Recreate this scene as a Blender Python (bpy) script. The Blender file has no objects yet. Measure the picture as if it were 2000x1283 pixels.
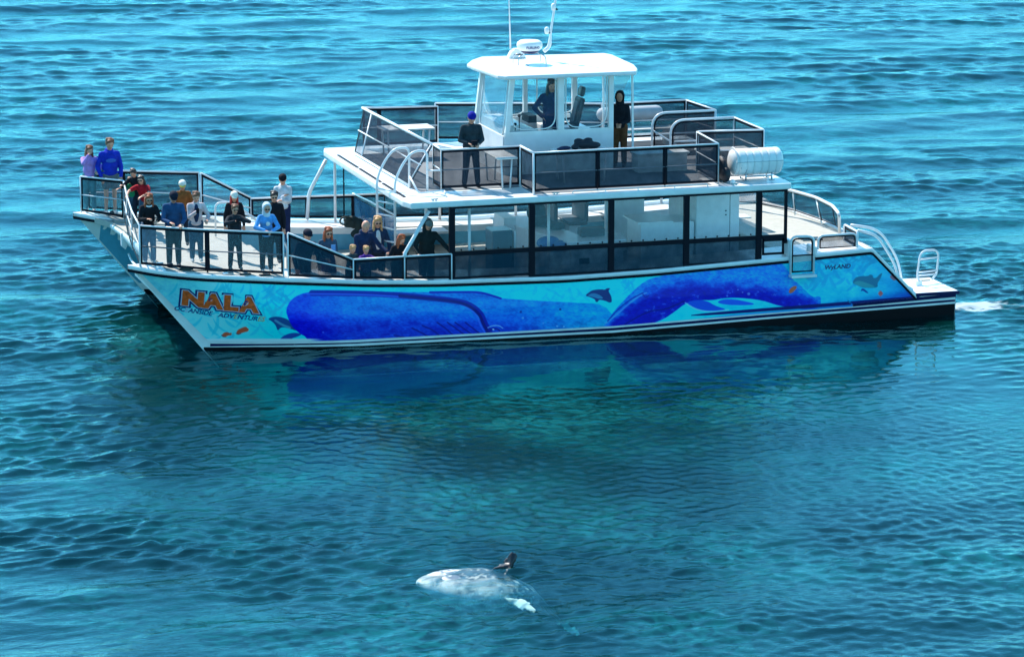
import bpy, bmesh, math, random
import numpy as np
from mathutils import Vector, Matrix
random.seed(7); rng = np.random.default_rng(7)
SC = bpy.context.scene
COL = SC.collection
# ------------------------------------------------------------ camera, sky, sun, exposure
FPX = 7000.0; CX, CY = 1000.0, 641.5
PITCH = math.atan(1491/FPX); YAW = math.atan(2171/math.hypot(FPX, 1491))
FWD = np.array([math.sin(YAW)*math.cos(PITCH), math.cos(YAW)*math.cos(PITCH), -math.sin(PITCH)])
RGT = np.array([math.cos(YAW), -math.sin(YAW), 0.0]); UPV = np.cross(RGT, FWD)
CAM = np.array([-16.41, -81.22, 17.36])
cd = bpy.data.cameras.new('camera'); cam = bpy.data.objects.new('camera', cd); COL.objects.link(cam)
cam.matrix_world = Matrix(((RGT[0], UPV[0], -FWD[0], CAM[0]), (RGT[1], UPV[1], -FWD[1], CAM[1]), (RGT[2], UPV[2], -FWD[2], CAM[2]), (0, 0, 0, 1)))
cd.sensor_width = 36; cd.lens = FPX/2000*36; cd.clip_start = 1; cd.clip_end = 20000
SC.camera = cam
SUN_EL = math.radians(50); SUN_DIR = Vector((-0.36, 0.93, 0)).normalized()*math.cos(SUN_EL) + Vector((0, 0, math.sin(SUN_EL)))
w = bpy.data.worlds.new('World'); SC.world = w; w.use_nodes = True
nt = w.node_tree; bg = nt.nodes['Background']
sky = nt.nodes.new('ShaderNodeTexSky'); sky.sky_type = 'NISHITA'; sky.sun_disc = False
sky.sun_elevation = SUN_EL; sky.sun_rotation = math.atan2(SUN_DIR.x, SUN_DIR.y)
sky.air_density = 1.0; sky.dust_density = 0.0; sky.altitude = 4000; sky.ozone_density = 3.0
tint = nt.nodes.new('ShaderNodeVectorMath'); tint.operation = 'MULTIPLY'; tint.inputs[1].default_value = (.86, 1.72, 1.58)
nt.links.new(sky.outputs[0], tint.inputs[0]); nt.links.new(tint.outputs[0], bg.inputs[0]); bg.inputs[1].default_value = 0.15
sl = bpy.data.lights.new('sun', 'SUN'); sl.energy = 4.6; sl.angle = math.radians(0.55); sl.color = (1.0, 0.96, 0.9)
so = bpy.data.objects.new('sun', sl); COL.objects.link(so)
so.rotation_euler = SUN_DIR.to_track_quat('Z', 'Y').to_euler(); so.location = (-30, 80, 60)
SC.view_settings.view_transform = 'Standard'; SC.view_settings.look = 'None'
SC.view_settings.exposure = 0.78; SC.view_settings.gamma = 1
SC.cycles.max_bounces = 8; SC.cycles.transparent_max_bounces = 24; SC.cycles.caustics_reflective = False; SC.cycles.caustics_refractive = False
SC.cycles.sample_clamp_indirect = 6
WZ = -0.10      # water level near the bow; the sea surface in boat axes is sea(x), the boat trims slightly
def sea(x): return -.10-.010*x
# ------------------------------------------------------------ measuring: where a line of sight meets a known plane of the boat
def _ray(x, y): return FWD + RGT*(x-CX)/FPX - UPV*(y-CY)/FPX
def ZP(px, py, z):
    r = _ray(px, py); t = (z-CAM[2])/r[2]; return Vector(CAM + t*r)
def YP(px, py, y):
    r = _ray(px, py); t = (y-CAM[1])/r[1]; return Vector(CAM + t*r)
def XP(px, py, x):
    r = _ray(px, py); t = (x-CAM[0])/r[0]; return Vector(CAM + t*r)
def proj(P):
    v = P-CAM; d = v@FWD
    return CX+FPX*(v@RGT)/d, CY-FPX*(v@UPV)/d
# ------------------------------------------------------------ materials
def s2l(c): return tuple((v/255/12.92 if v/255 <= .04045 else ((v/255+.055)/1.055)**2.4) for v in c)
MATS = {}
def mat(name, col, rough=.5, metal=0, noise=.06, nscale=6, spec=.5, bump=0):
    if name in MATS: return MATS[name]
    m = bpy.data.materials.new(name); m.use_nodes = True; t = m.node_tree; b = t.nodes['Principled BSDF']
    b.inputs['Roughness'].default_value = rough; b.inputs['Metallic'].default_value = metal
    b.inputs['Specular IOR Level'].default_value = spec
    tc = t.nodes.new('ShaderNodeTexCoord'); n = t.nodes.new('ShaderNodeTexNoise'); n.inputs['Scale'].default_value = nscale; n.inputs['Detail'].default_value = 5
    t.links.new(tc.outputs['Object'], n.inputs['Vector'])
    r = t.nodes.new('ShaderNodeMapRange'); r.inputs[1].default_value = .3; r.inputs[2].default_value = .7; r.inputs[3].default_value = 1-noise*2; r.inputs[4].default_value = 1+noise
    t.links.new(n.outputs[0], r.inputs[0])
    mx = t.nodes.new('ShaderNodeVectorMath'); mx.operation = 'SCALE'; mx.inputs[0].default_value = col[:3]
    t.links.new(r.outputs[0], mx.inputs['Scale']); t.links.new(mx.outputs[0], b.inputs['Base Color'])
    if bump:
        bp = t.nodes.new('ShaderNodeBump'); bp.inputs['Strength'].default_value = bump; bp.inputs['Distance'].default_value = .02
        n2 = t.nodes.new('ShaderNodeTexNoise'); n2.inputs['Scale'].default_value = nscale*2; t.links.new(tc.outputs['Object'], n2.inputs['Vector'])
        t.links.new(n2.outputs[0], bp.inputs['Height']); t.links.new(bp.outputs[0], b.inputs['Normal'])
    MATS[name] = m; return m
def film(name, col, opacity, gloss=.06, rough=.08):
    """thin see-through sheet: mesh screen, tinted or clear vinyl"""
    if name in MATS: return MATS[name]
    m = bpy.data.materials.new(name); m.use_nodes = True; t = m.node_tree; t.nodes.clear()
    out = t.nodes.new('ShaderNodeOutputMaterial'); tr = t.nodes.new('ShaderNodeBsdfTransparent'); df = t.nodes.new('ShaderNodeBsdfDiffuse')
    df.inputs[0].default_value = (*col, 1); gl = t.nodes.new('ShaderNodeBsdfGlossy'); gl.inputs['Roughness'].default_value = rough
    tc = t.nodes.new('ShaderNodeTexCoord'); n = t.nodes.new('ShaderNodeTexNoise'); n.inputs['Scale'].default_value = 3; t.links.new(tc.outputs['Object'], n.inputs['Vector'])
    mr = t.nodes.new('ShaderNodeMapRange'); mr.inputs[1].default_value = .3; mr.inputs[2].default_value = .7; mr.inputs[3].default_value = opacity*.82; mr.inputs[4].default_value = min(1, opacity*1.15)
    t.links.new(n.outputs[0], mr.inputs[0])
    a = t.nodes.new('ShaderNodeMixShader'); t.links.new(mr.outputs[0], a.inputs[0]); t.links.new(tr.outputs[0], a.inputs[1]); t.links.new(df.outputs[0], a.inputs[2])
    b = t.nodes.new('ShaderNodeMixShader'); b.inputs[0].default_value = gloss; t.links.new(a.outputs[0], b.inputs[1]); t.links.new(gl.outputs[0], b.inputs[2])
    t.links.new(b.outputs[0], out.inputs[0]); MATS[name] = m; return m
WHITE = mat('white_gelcoat', (.80, .80, .78), .32, noise=.06, nscale=2.6, bump=.04)
NONSKID = mat('beige_nonskid', (.42, .405, .35), .8, noise=.06, nscale=5)
GREYDECK = mat('grey_nonskid', (.17, .18, .19), .85, noise=.1, nscale=3)
BLACK = mat('black_trim', (.004, .005, .012), .5, spec=.12)
NAVY = mat('navy_stripe', (.004, .005, .06), .4, spec=.2)
BOTTOM = mat('black_bottom_paint', (.004, .004, .006), .6, spec=.12)
ALU = mat('white_pipe', (.72, .73, .74), .3, noise=.04)
STEEL = mat('brushed_steel', (.45, .47, .5), .25, metal=.9)
CYANH = mat('cyan_hull', (.08, .36, .5), .35)
MESH = film('mesh_screen', (.022, .034, .055), .45, .01, .5)
CLEARP = film('clear_panel', (.22, .3, .34), .10, .04)
TINT = film('tinted_vinyl', (.004, .032, .06), .62, .02, .12)
VINYL = film('clear_vinyl', (.5, .6, .64), .08, .03)
GLASSD = mat('dark_glass', (.012, .02, .03), .08)
# ------------------------------------------------------------ mesh builder
class MB:
    def __init__(s): s.v = []; s.f = []
    def add(s, vs, fs):
        o = len(s.v); s.v += [tuple(v) for v in vs]; s.f += [tuple(i+o for i in f) for f in fs]; return s
    def box(s, a, b):
        x0, x1 = sorted((a[0], b[0])); y0, y1 = sorted((a[1], b[1])); z0, z1 = sorted((a[2], b[2]))
        return s.add([(x0, y0, z0), (x1, y0, z0), (x1, y1, z0), (x0, y1, z0), (x0, y0, z1), (x1, y0, z1), (x1, y1, z1), (x0, y1, z1)],
                     [(0, 3, 2, 1), (4, 5, 6, 7), (0, 1, 5, 4), (1, 2, 6, 5), (2, 3, 7, 6), (3, 0, 4, 7)])
    def prism(s, pts, d):
        """closed polygon (3-D points) swept by vector d"""
        n = len(pts); d = Vector(d); P = [Vector(p) for p in pts]
        return s.add(P+[p+d for p in P], [tuple(range(n))[::-1], tuple(range(n, 2*n))]+[(i, (i+1) % n, n+(i+1) % n, n+i) for i in range(n)])
    def sheet(s, a, b, c, d, th=.006):
        n = (Vector(b)-Vector(a)).cross(Vector(d)-Vector(a)).normalized()*th
        return s.prism([a, b, c, d], n)
    def tube(s, pts, r, n=8, cap=True):
        P = [Vector(p) for p in pts]; vs = []; fs = []; k = len(P); up = None
        for i, p in enumerate(P):
            t = ((P[i+1]-p) if i < k-1 else Vector((0, 0, 0)))
            if i > 0:
                t2 = (p-P[i-1]).normalized(); t = (t.normalized()+t2) if i < k-1 else t2
            t.normalize()
            if up is None: up = Vector((0, 0, 1)) if abs(t.z) < .9 else Vector((1, 0, 0))
            a = t.cross(up).normalized(); b = a.cross(t).normalized(); up = b
            rr = r[i] if isinstance(r, (list, tuple)) else r
            for j in range(n):
                q = 2*math.pi*j/n; vs.append(p+(a*math.cos(q)+b*math.sin(q))*rr)
        for i in range(k-1):
            for j in range(n): fs.append((i*n+j, i*n+(j+1) % n, (i+1)*n+(j+1) % n, (i+1)*n+j))
        if cap: fs += [tuple(range(n))[::-1], tuple(range((k-1)*n, k*n))]
        return s.add(vs, fs)
    def ell(s, c, r, rot=None, n=14, m=9):
        """ellipsoid"""
        vs = []; fs = []; c = Vector(c); R = rot or Matrix.Identity(3)
        if not hasattr(r, '__len__'): r = (r, r, r)
        vs.append(c+R@Vector((0, 0, r[2])))
        for i in range(1, m):
            th = math.pi*i/m
            for j in range(n):
                ph = 2*math.pi*j/n
                vs.append(c+R@Vector((r[0]*math.sin(th)*math.cos(ph), r[1]*math.sin(th)*math.sin(ph), r[2]*math.cos(th))))
        vs.append(c+R@Vector((0, 0, -r[2]))); L = len(vs)-1
        for j in range(n): fs.append((0, 1+j, 1+(j+1) % n)); fs.append((L, L-n+(j+1) % n, L-n+j))
        for i in range(m-2):
            for j in range(n): a = 1+i*n; fs.append((a+j, a+n+j, a+n+(j+1) % n, a+(j+1) % n))
        return s.add(vs, fs)
    def cap(s, a, b, ra, rb, n=10):
        """tapered capsule"""
        a = Vector(a); b = Vector(b); d = b-a; L = d.length
        if L < 1e-5: return s.ell(a, ra)
        t = d/L; pts = []; rs = []
        for q in (-.98, -.8, -.5, 0): pts.append(a+t*ra*q); rs.append(ra*math.sqrt(max(.02, 1-q*q)))
        for q in (0, .5, .8, .98): pts.append(b+t*rb*q); rs.append(rb*math.sqrt(max(.02, 1-q*q)))
        return s.tube(pts, rs, n)
    def lathe(s, c, prof, n=24, axis='z'):
        vs = []; fs = []; c = Vector(c)
        for r, h in prof:
            for j in range(n):
                q = 2*math.pi*j/n
                p = Vector((r*math.cos(q), r*math.sin(q), h)) if axis == 'z' else Vector((h, r*math.cos(q), r*math.sin(q)))
                vs.append(c+p)
        k = len(prof)
        for i in range(k-1):
            for j in range(n): fs.append((i*n+j, i*n+(j+1) % n, (i+1)*n+(j+1) % n, (i+1)*n+j))
        fs += [tuple(range(n))[::-1], tuple(range((k-1)*n, k*n))]
        return s.add(vs, fs)
    def build(s, name, m, parent=None, smooth=False, bevel=0, voxel=0, relax=4):
        me = bpy.data.meshes.new(name); me.from_pydata(s.v, [], s.f); me.update()
        if not voxel:
            bm = bmesh.new(); bm.from_mesh(me); bmesh.ops.recalc_face_normals(bm, faces=bm.faces); bm.to_mesh(me); bm.free()
        o = bpy.data.objects.new(name, me); COL.objects.link(o)
        if voxel:
            r = o.modifiers.new('r', 'REMESH'); r.mode = 'VOXEL'; r.voxel_size = voxel; r.use_smooth_shade = True
            if relax:
                q = o.modifiers.new('s', 'SMOOTH'); q.iterations = relax; q.factor = .5
            dg = bpy.context.evaluated_depsgraph_get(); nm = bpy.data.meshes.new_from_object(o.evaluated_get(dg))
            o.modifiers.clear(); o.data = nm; nm.name = name; me = nm; smooth = True
        if smooth: me.polygons.foreach_set('use_smooth', [True]*len(me.polygons))
        if bevel:
            b = o.modifiers.new('bevel', 'BEVEL'); b.width = bevel; b.segments = 2; b.limit_method = 'ANGLE'
        me.materials.clear(); me.materials.append(m)
        if parent: o.parent = parent; o.matrix_parent_inverse = Matrix.Translation(-parent.matrix_world.translation) if not parent.parent and parent.type == 'EMPTY' else Matrix.Identity(4)
        if parent and parent.type == 'EMPTY': o.matrix_parent_inverse = Matrix.Translation(-Vector(parent.location))
        return o
def tag(o, label=None, cat=None, group=None, kind=None):
    if label: o['label'] = label
    if cat: o['category'] = cat
    if group: o['group'] = group
    if kind: o['kind'] = kind
    return o
def thing(name, loc, label, cat, group=None):
    o = bpy.data.objects.new(name, None); COL.objects.link(o); o.location = loc; o.empty_display_size = .2
    return tag(o, label, cat, group)
def arc(pts, r, n=5):
    """round the corners of a polyline"""
    P = [Vector(p) for p in pts]; out = [P[0]]
    for i in range(1, len(P)-1):
        a = (P[i-1]-P[i]); b = (P[i+1]-P[i]); q = min(r, a.length*.45, b.length*.45)
        A = P[i]+a.normalized()*q; B = P[i]+b.normalized()*q
        for k in range(n+1):
            t = k/n; out.append(A*(1-t)**2+P[i]*2*t*(1-t)+B*t*t)
    out.append(P[-1]); return out
def smoothstep(x): x = np.clip(x, 0, 1); return x*x*(3-2*x)
# ============================================================ the boat
YC = 0.45
boat = thing('catamaran_boat', (8, YC, WZ), 'white whale watching catamaran with a blue whale mural along its side', 'boat')
SX = [-1.9, 0, 1.73, 3.7, 5.3, 8.36, 10.6, 13.94, 14.72, 16.02, 19]
SZ = [1.99, 1.76, 1.59, 1.42, 1.33, 1.25, 1.28, 1.40, 1.44, 1.49, 1.5]
def sheer(x): return float(np.interp(x, SX, SZ))
def ztop(x):
    z = np.interp(x, SX, SZ)
    return np.where(x < 16.05, z, np.maximum(.27, 1.49-(x-16.05)*1.02))
def zbot(x): return np.maximum(-.8, (-.10-x)/.816)
def halfw(x, z):
    xs = -.07-.816*z; d = np.maximum(x-xs, 0); D = 3.6-1.9*np.clip(z/1.9, 0, 1); p = 1.6+1.6*np.clip(z/1.9, 0, 1)
    return .61*(1-(1-np.clip(d/D, 0, 1))**p)*(1-.10*np.clip((.6-z)/1.2, 0, 1))+.004
def hull(cy, name, m, label=None):
    xs = np.concatenate([np.linspace(-1.66, 1.2, 34), np.linspace(1.4, 15.9, 40), np.linspace(16.05, 18.25, 24)])
    vs = []; fs = []; n = 14
    for x in xs:
        zt = float(ztop(np.array(x))); zb = min(float(zbot(np.array(x))), zt-.02)
        for s in (-1, 1):
            zz = np.linspace(zt, zb, n) if s < 0 else np.linspace(zb, zt, n)
            for z in zz: vs.append((x, cy+s*float(halfw(np.array(x), np.array(z))), z))
    k = 2*n
    for i in range(len(xs)-1):
        for j in range(k): fs.append((i*k+j, i*k+(j+1) % k, (i+1)*k+(j+1) % k, (i+1)*k+j))
    fs += [tuple(range(k)), tuple(range((len(xs)-1)*k, len(xs)*k))[::-1]]
    return MB().add(vs, fs).build(name, m, boat)
NY = -3.04; FY = 3.94
hn = hull(NY, 'near_hull', WHITE); hn.name = 'hull'
hf = hull(FY, 'hull', WHITE)
# bottom paint and coloured bands laid on the hull sides (12 mm proud, following their curve)
def band(cy, side, x0, x1, za, zb, name, m, parent, off=.008, n=90, rows=3):
    vs = []; fs = []; xs = np.linspace(x0, x1, n)
    for x in xs:
        for r in range(rows):
            z = za(x)+(zb(x)-za(x))*r/(rows-1)
            vs.append((x, cy+side*(float(halfw(np.array(x), np.array(z)))+off), z))
    for i in range(n-1):
        for r in range(rows-1): fs.append((i*rows+r, i*rows+r+1, (i+1)*rows+r+1, (i+1)*rows+r))
    return MB().add(vs, fs).build(name, m, parent, smooth=True)
def itp(xs, zs): return lambda x: float(np.interp(x, xs, zs))
BX = [0, 1.1, 3.45, 9.6, 13.4, 18.2]
w1t = itp(BX, [.14, .10, .058, -.004, .072, .148]); w1b = itp(BX, [.07, .045, -.004, -.05, .035, .115])
k1b = itp(BX, [-.0, -.0, -.034, -.112, -.028, .064]); w2b = itp(BX, [-.02, -.03, -.092, -.165, -.075, .012])
def xstem(z): return -.07-.816*z
for cy, par in ((NY, hn), (FY, hf)):
    for sd in (-1, 1):
        band(cy, sd, .32, 18.24, lambda x: -.78, w2b, 'bottom_paint', BOTTOM, par)
        band(cy, sd, -.02, .33, lambda x: max(-.78, (-.10-x)/.816+.03), lambda x: max(w2b(x), (-.10-x)/.816+.04), 'bottom_paint', BOTTOM, par, n=12)
        band(cy, sd, .12, 18.24, k1b, w1b, 'boot_stripe', NAVY, par)
        if not (cy == NY and sd == -1):
            band(cy, sd, -1.1, 16.0, lambda x: max(w1t(x), (-.10-x)/.816+.05), lambda x: ztop(x)-.16, 'hull_paint', CYANH, par, off=.005)
band(NY, -1, 15.6, 18.25, itp([15.6, 18.25], [.10, .18]), itp([15.6, 18.25], [.17, .262]), 'navy_band', NAVY, hn, off=.018, n=20)
# white cap and dark rubbing strip along the sheer
def sheer_trim(cy, side, x0, x1, parent):
    for (d0, d1, th, nm, m) in ((.0, -.085, .035, 'cap_rail', WHITE), (-.086, -.155, .024, 'rub_rail', BLACK)):
        vs = []; fs = []; xs = np.concatenate([np.linspace(x0, min(x0+1.6, x1), 26), np.linspace(min(x0+1.7, x1), x1, 40)])
        for x in xs:
            zt = float(ztop(np.array(x)))+.005
            h = float(halfw(np.array(x), np.array(zt)))
            for (o, dz) in ((-.05, d0), (th, d0), (th+.01, (d0+d1)/2), (th, d1), (-.05, d1)): vs.append((x, cy+side*(max(h+o, 0)), zt+dz))
        k = 5
        for i in range(len(xs)-1):
            for j in range(k): fs.append((i*k+j, i*k+(j+1) % k, (i+1)*k+(j+1) % k, (i+1)*k+j))
        MB().add(vs, fs).build(nm, m, parent, smooth=False)
for cy, par in ((NY, hn), (FY, hf)):
    for sd in (-1, 1):
        if cy == NY and sd == -1: sheer_trim(cy, sd, -1.72, 13.93, par); sheer_trim(cy, sd, 14.6, 17.22, par)
        else: sheer_trim(cy, sd, -1.72, 2.0 if sd*(cy-YC) < 0 else 16.0, par)
# ------------------------------------------------------------ the mural on the near side
def seg_d(px, py, a, b):
    ax, ay = a; bx, by = b; dx, dy = bx-ax, by-ay; t = np.clip(((px-ax)*dx+(py-ay)*dy)/(dx*dx+dy*dy+1e-9), 0, 1)
    return np.hypot(px-ax-t*dx, py-ay-t*dy)
def inside(px, py, poly):
    c = np.zeros(px.shape, bool); n = len(poly)
    for i in range(n):
        x0, y0 = poly[i]; x1, y1 = poly[(i+1) % n]
        if y0 == y1: continue
        k = ((y0 > py) != (y1 > py)) & (px < (x1-x0)*(py-y0)/(y1-y0)+x0); c ^= k
    return c
def sd(px, py, poly):
    d = np.full(px.shape, 1e9)
    for i in range(len(poly)): d = np.minimum(d, seg_d(px, py, poly[i], poly[(i+1) % len(poly)]))
    return np.where(inside(px, py, poly), -d, d)
def pline(px, py, pts):
    d = np.full(px.shape, 1e9)
    for i in range(len(pts)-1): d = np.minimum(d, seg_d(px, py, pts[i], pts[i+1]))
    return d
def vnoise(x, y, seed=0):
    r = np.random.default_rng(seed); g = r.random((257, 257)); xi = np.floor(x).astype(int); yi = np.floor(y).astype(int)
    fx = x-xi; fy = y-yi; fx = fx*fx*(3-2*fx); fy = fy*fy*(3-2*fy)
    a = g[xi % 256, yi % 256]; b = g[(xi+1) % 256, yi % 256]; c = g[xi % 256, (yi+1) % 256]; d = g[(xi+1) % 256, (yi+1) % 256]
    return (a*(1-fx)+b*fx)*(1-fy)+(c*(1-fx)+d*fx)*fy
def fbm(x, y, seed=0): return sum(vnoise(x*2**k, y*2**k, seed+k)/2**(k+1) for k in range(4))
def T(pts, s, ox, oy): return [(x/s+ox, y/s+oy) for x, y in pts]
def chaikin(P, closed, it=2):
    for _ in range(it):
        Q = [] if closed else [P[0]]; n = len(P)
        for i in range(n if closed else n-1):
            a = P[i]; b = P[(i+1) % n]; Q += [(a[0]*.75+b[0]*.25, a[1]*.75+b[1]*.25), (a[0]*.25+b[0]*.75, a[1]*.25+b[1]*.75)]
        if not closed: Q.append(P[-1])
        P = Q
    return P
def paint(px, py):
    C = lambda r, g, b: np.array([r, g, b], float)
    n1 = fbm(px/26, py/14, 3); n2 = fbm(px/9, py/6, 11)
    xs = [255, 330, 420, 540, 700, 1000, 1300, 1560, 1700, 1800]
    cols = np.array([(84, 172, 208), (76, 178, 216), (92, 205, 232), (10, 198, 232), (0, 190, 232), (0, 190, 232), (20, 200, 235), (20, 178, 225), (30, 172, 225), (0, 110, 200)], float)
    img = np.stack([np.interp(px, xs, cols[:, k]) for k in range(3)], -1)
    img += ((n1-.5)*44+(n2-.5)*22)[..., None]; br = fbm(px/5+py/7, py/2.2-px/9, 71)-.5; img += (br*20)[..., None]
    img = img+smoothstep((px-1575)/30)[..., None]*smoothstep((py-(585-(px-1600)*.14))/18)[..., None]*np.array([-30, -52, -20])
    # kelp fronds
    r = np.random.default_rng(5)
    def leaf(img, cx, cy, L, W, a, col, al):
        k = (np.abs(px-cx) < L+3) & (np.abs(py-cy) < L+3)
        if not k.any(): return
        x = px[k]-cx; y = py[k]-cy; u = x*math.cos(a)+y*math.sin(a); v = -x*math.sin(a)+y*math.cos(a)+.012*u*u
        m = np.clip((1-(u/L)**2-(v/W)**2)*3, 0, 1)*al
        img[k] = img[k]*(1-m[:, None])+np.array(col)*m[:, None]
    for (x0, y0, x1, y1, N, Lr, col, al) in ((340, 560, 560, 668, 52, (13, 30), (30, 165, 205), .75), (470, 562, 570, 600, 26, (9, 18), (0, 150, 205), .6), (1040, 566, 1150, 590, 18, (6, 12), (0, 165, 215), .5),
                                     (1590, 495, 1720, 515, 40, (8, 18), (20, 130, 190), .6), (1570, 520, 1690, 560, 44, (8, 18), (10, 140, 205), .55), (1215, 545, 1300, 575, 16, (8, 16), (0, 150, 215), .4)):
        for _ in range(N):
            leaf(img, r.uniform(x0, x1), r.uniform(y0, y1), r.uniform(*Lr), r.uniform(2, 4.2), r.choice([-1, 1])*r.uniform(.4, 1.3), col, al)
    def over(poly, col, soft=1.2, al=1.0):
        nonlocal img; poly = chaikin(poly, True)
        m = np.clip(.5-sd(px, py, poly)/soft, 0, 1)*al; img = img*(1-m[..., None])+np.asarray(col)*m[..., None]; return m
    def stroke(pts, wd, col, al=1.0):
        nonlocal img; pts = chaikin(pts, False) if len(pts) > 2 else pts
        m = np.clip((wd-pline(px, py, pts))/1.3+.5, 0, 1)*al; img = img*(1-m[..., None])+np.asarray(col, float)*m[..., None]
    # the small pair below the bow lettering
    over(T([(1010, 415), (1060, 395), (1110, 390), (1200, 410), (1260, 460), (1330, 540), (1230, 510), (1150, 490), (1110, 535), (1095, 480), (1060, 440)], 5, 320, 540), (16, 62, 128))
    stroke(T([(1090, 430), (1150, 470), (1230, 500)], 5, 320, 540), 2.2, (70, 150, 190), .7)
    over(T([(1120, 632), (1160, 580), (1260, 545), (1360, 560), (1300, 590), (1240, 605), (1280, 640), (1190, 615), (1150, 640)], 5, 320, 540), (20, 60, 150))
    # big whale, head to the left
    A = [(558, 606), (566, 588), (580, 577), (600, 570.5), (640, 567.5), (720, 569), (840, 571), (937, 569.5), (960, 577), (980, 583), (1050, 587.5), (1125, 591), (1197, 596), (1215, 700), (616, 700), (600, 659), (586, 652), (570, 638), (562, 620)]
    t = smoothstep((px-950)/250)
    base = np.stack([0*px+(2+6*n1), 92+45*n1-64*smoothstep((py-600)/45)*(1-t)+35*t-50*smoothstep((700-px)/140), 205+30*n1-30*smoothstep((py-610)/40)+14*t], -1)
    base += ((n2-.5)*40)[..., None]*np.array([.25, 1, .9])+(br*60)[..., None]*np.array([.2, 1, .7])+((fbm(px/60, py/9, 23)-.5)*46)[..., None]*np.array([.1, .8, .6])
    over(A, np.clip(base, 0, 255))
    mouth = [(600, 574), (700, 575), (775, 579), (850, 586), (895, 592), (917, 602), (932, 617), (937, 632), (947, 650)]
    stroke([(x+9, y-2) for x, y in mouth], 5.5, (4, 4, 140), .8); stroke(mouth, 1.6, (40, 90, 225), .8); stroke([(x+6, y-1) for x, y in mouth[2:]], 3, (2, 2, 110), .9)
    stroke([(840, 571), (900, 570.5), (937, 570.5), (960, 577), (978, 583)], 2, (6, 10, 165), .9)
    for a, b, c in (((805, 641), (820, 648), (838, 658)), ((825, 636), (845, 644), (860, 657)), ((854, 630), (870, 641), (887, 656)), ((874, 630), (890, 641), (909, 655)), ((889, 630), (905, 641), (922, 653)), ((909, 630), (922, 640), (938, 652)), ((770, 655), (785, 658), (795, 660))):
        stroke([a, b, c], 1.3, (4, 4, 120), .9)
    stroke([(953, 640), (963, 635.5), (975, 636), (982, 641)], 1, (110, 170, 235), .8); stroke([(956, 647), (960, 642), (972, 642), (976, 646)], 1.4, (10, 10, 120), .9); stroke([(963, 643), (964, 643.5)], 1.4, (150, 200, 240), .9)
    for x, y, c, s in ((1017, 609, (5, 10, 110), 2), (1021, 621, (80, 150, 240), 2), (1094, 604, (5, 10, 110), 2), (949, 610, (50, 110, 230), 2), (1061, 631, (70, 140, 235), 1.5), (1088, 637, (90, 160, 235), 1.8), (1101, 638, (90, 160, 235), 1.6), (708, 676, (60, 110, 235), 2), (631, 649, (50, 90, 230), 2)):
        stroke([(x, y), (x+.5, y)], s, c, .8)
    # the upright dolphin between the whales
    over(T([(1770, 150), (1800, 125), (1830, 105), (1900, 100), (1925, 105), (1940, 92), (1972, 92), (1950, 112), (1975, 150), (1982, 200), (1960, 205), (1930, 190), (1880, 180), (1870, 200), (1852, 198), (1850, 178), (1800, 158)], 4, 700, 540), (10, 36, 110))
    over(T([(1785, 150), (1830, 128), (1880, 140), (1920, 172), (1880, 176), (1820, 158)], 4, 700, 540), (40, 120, 175), al=.85)
    # second whale, arched
    B = T([(-30, 740), (0, 670), (80, 560), (150, 480), (230, 400), (330, 310), (420, 270), (600, 230), (900, 190), (1200, 150), (1480, 120), (1560, 200), (1600, 290), (1660, 330), (1720, 390), (1770, 440), (1840, 425), (1840, 490), (1830, 530), (1700, 545), (1480, 510), (1350, 465), (1200, 445), (1050, 440), (900, 465), (850, 460), (700, 480), (600, 560), (480, 640), (200, 720)], 4.348, 1180, 480)
    axis = T([(0, 700), (330, 420), (600, 330), (900, 330), (1200, 330), (1500, 400), (1800, 500)], 4.348, 1180, 480)
    ya = np.interp(px, [p[0] for p in axis], [p[1] for p in axis]); q = np.clip((py-ya)/26+.5+(n1-.5)*.9, 0, 1); q = smoothstep(q)
    base = np.stack([6+0*q, 118-108*q+70*(n2-.5)+70*br*(1.2-q), 226-52*q+40*(n2-.5)+40*br], -1)
    over(B, np.clip(base, 0, 255))
    sp = (n2 > .70) & (q > .4); mB = inside(px, py, B) & sp; img[mB] = img[mB]*.55+np.array((60, 110, 225))*.45
    for (x, y, s) in ((1462, 574, 2.6), (1420, 578, 1.6), (1441, 566, 1.3), (1450, 571, 1.2)): stroke([(x, y), (x+.6, y)], s, (90, 150, 225), .7)
    stroke(T([(10, 660), (100, 590), (200, 500), (290, 430), (360, 400)], 4.348, 1180, 480), 1.4, (70, 150, 235), .7)
    stroke(T([(30, 640), (110, 545), (230, 450), (330, 400)], 4.348, 1180, 480), 1.3, (4, 20, 150), .7)
    stroke(T([(330, 415), (350, 440), (375, 425)], 4.348, 1180, 480), 1.3, (4, 20, 140), .7)
    stroke(T([(180, 665), (380, 550), (520, 545), (680, 470)], 4.348, 1180, 480), 1.3, (2, 6, 120), .9)
    over(T([(685, 482), (790, 458), (880, 470), (940, 510), (1060, 545), (900, 562), (780, 540)], 4.348, 1180, 480), (12, 70, 205))
    stroke(T([(690, 486), (780, 542), (900, 562), (1055, 545)], 4.348, 1180, 480), 1.4, (100, 180, 235), .8)
    over(T([(940, 480), (1050, 445), (1270, 485), (1270, 505), (1050, 505)], 4.348, 1180, 480), (20, 80, 215))
    over([(1350, 613), (1660, 589), (1800, 577), (1800, 583), (1660, 596), (1350, 619)], (3, 8, 96))
    over([(1352, 620), (1660, 597), (1800, 584), (1800, 600), (1352, 640)], (20, 112, 205), al=.8)
    over(T([(1565, 395), (1580, 360), (1620, 338), (1640, 350), (1620, 380), (1585, 408)], 4.348, 1180, 480), (208, 84, 66))
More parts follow.
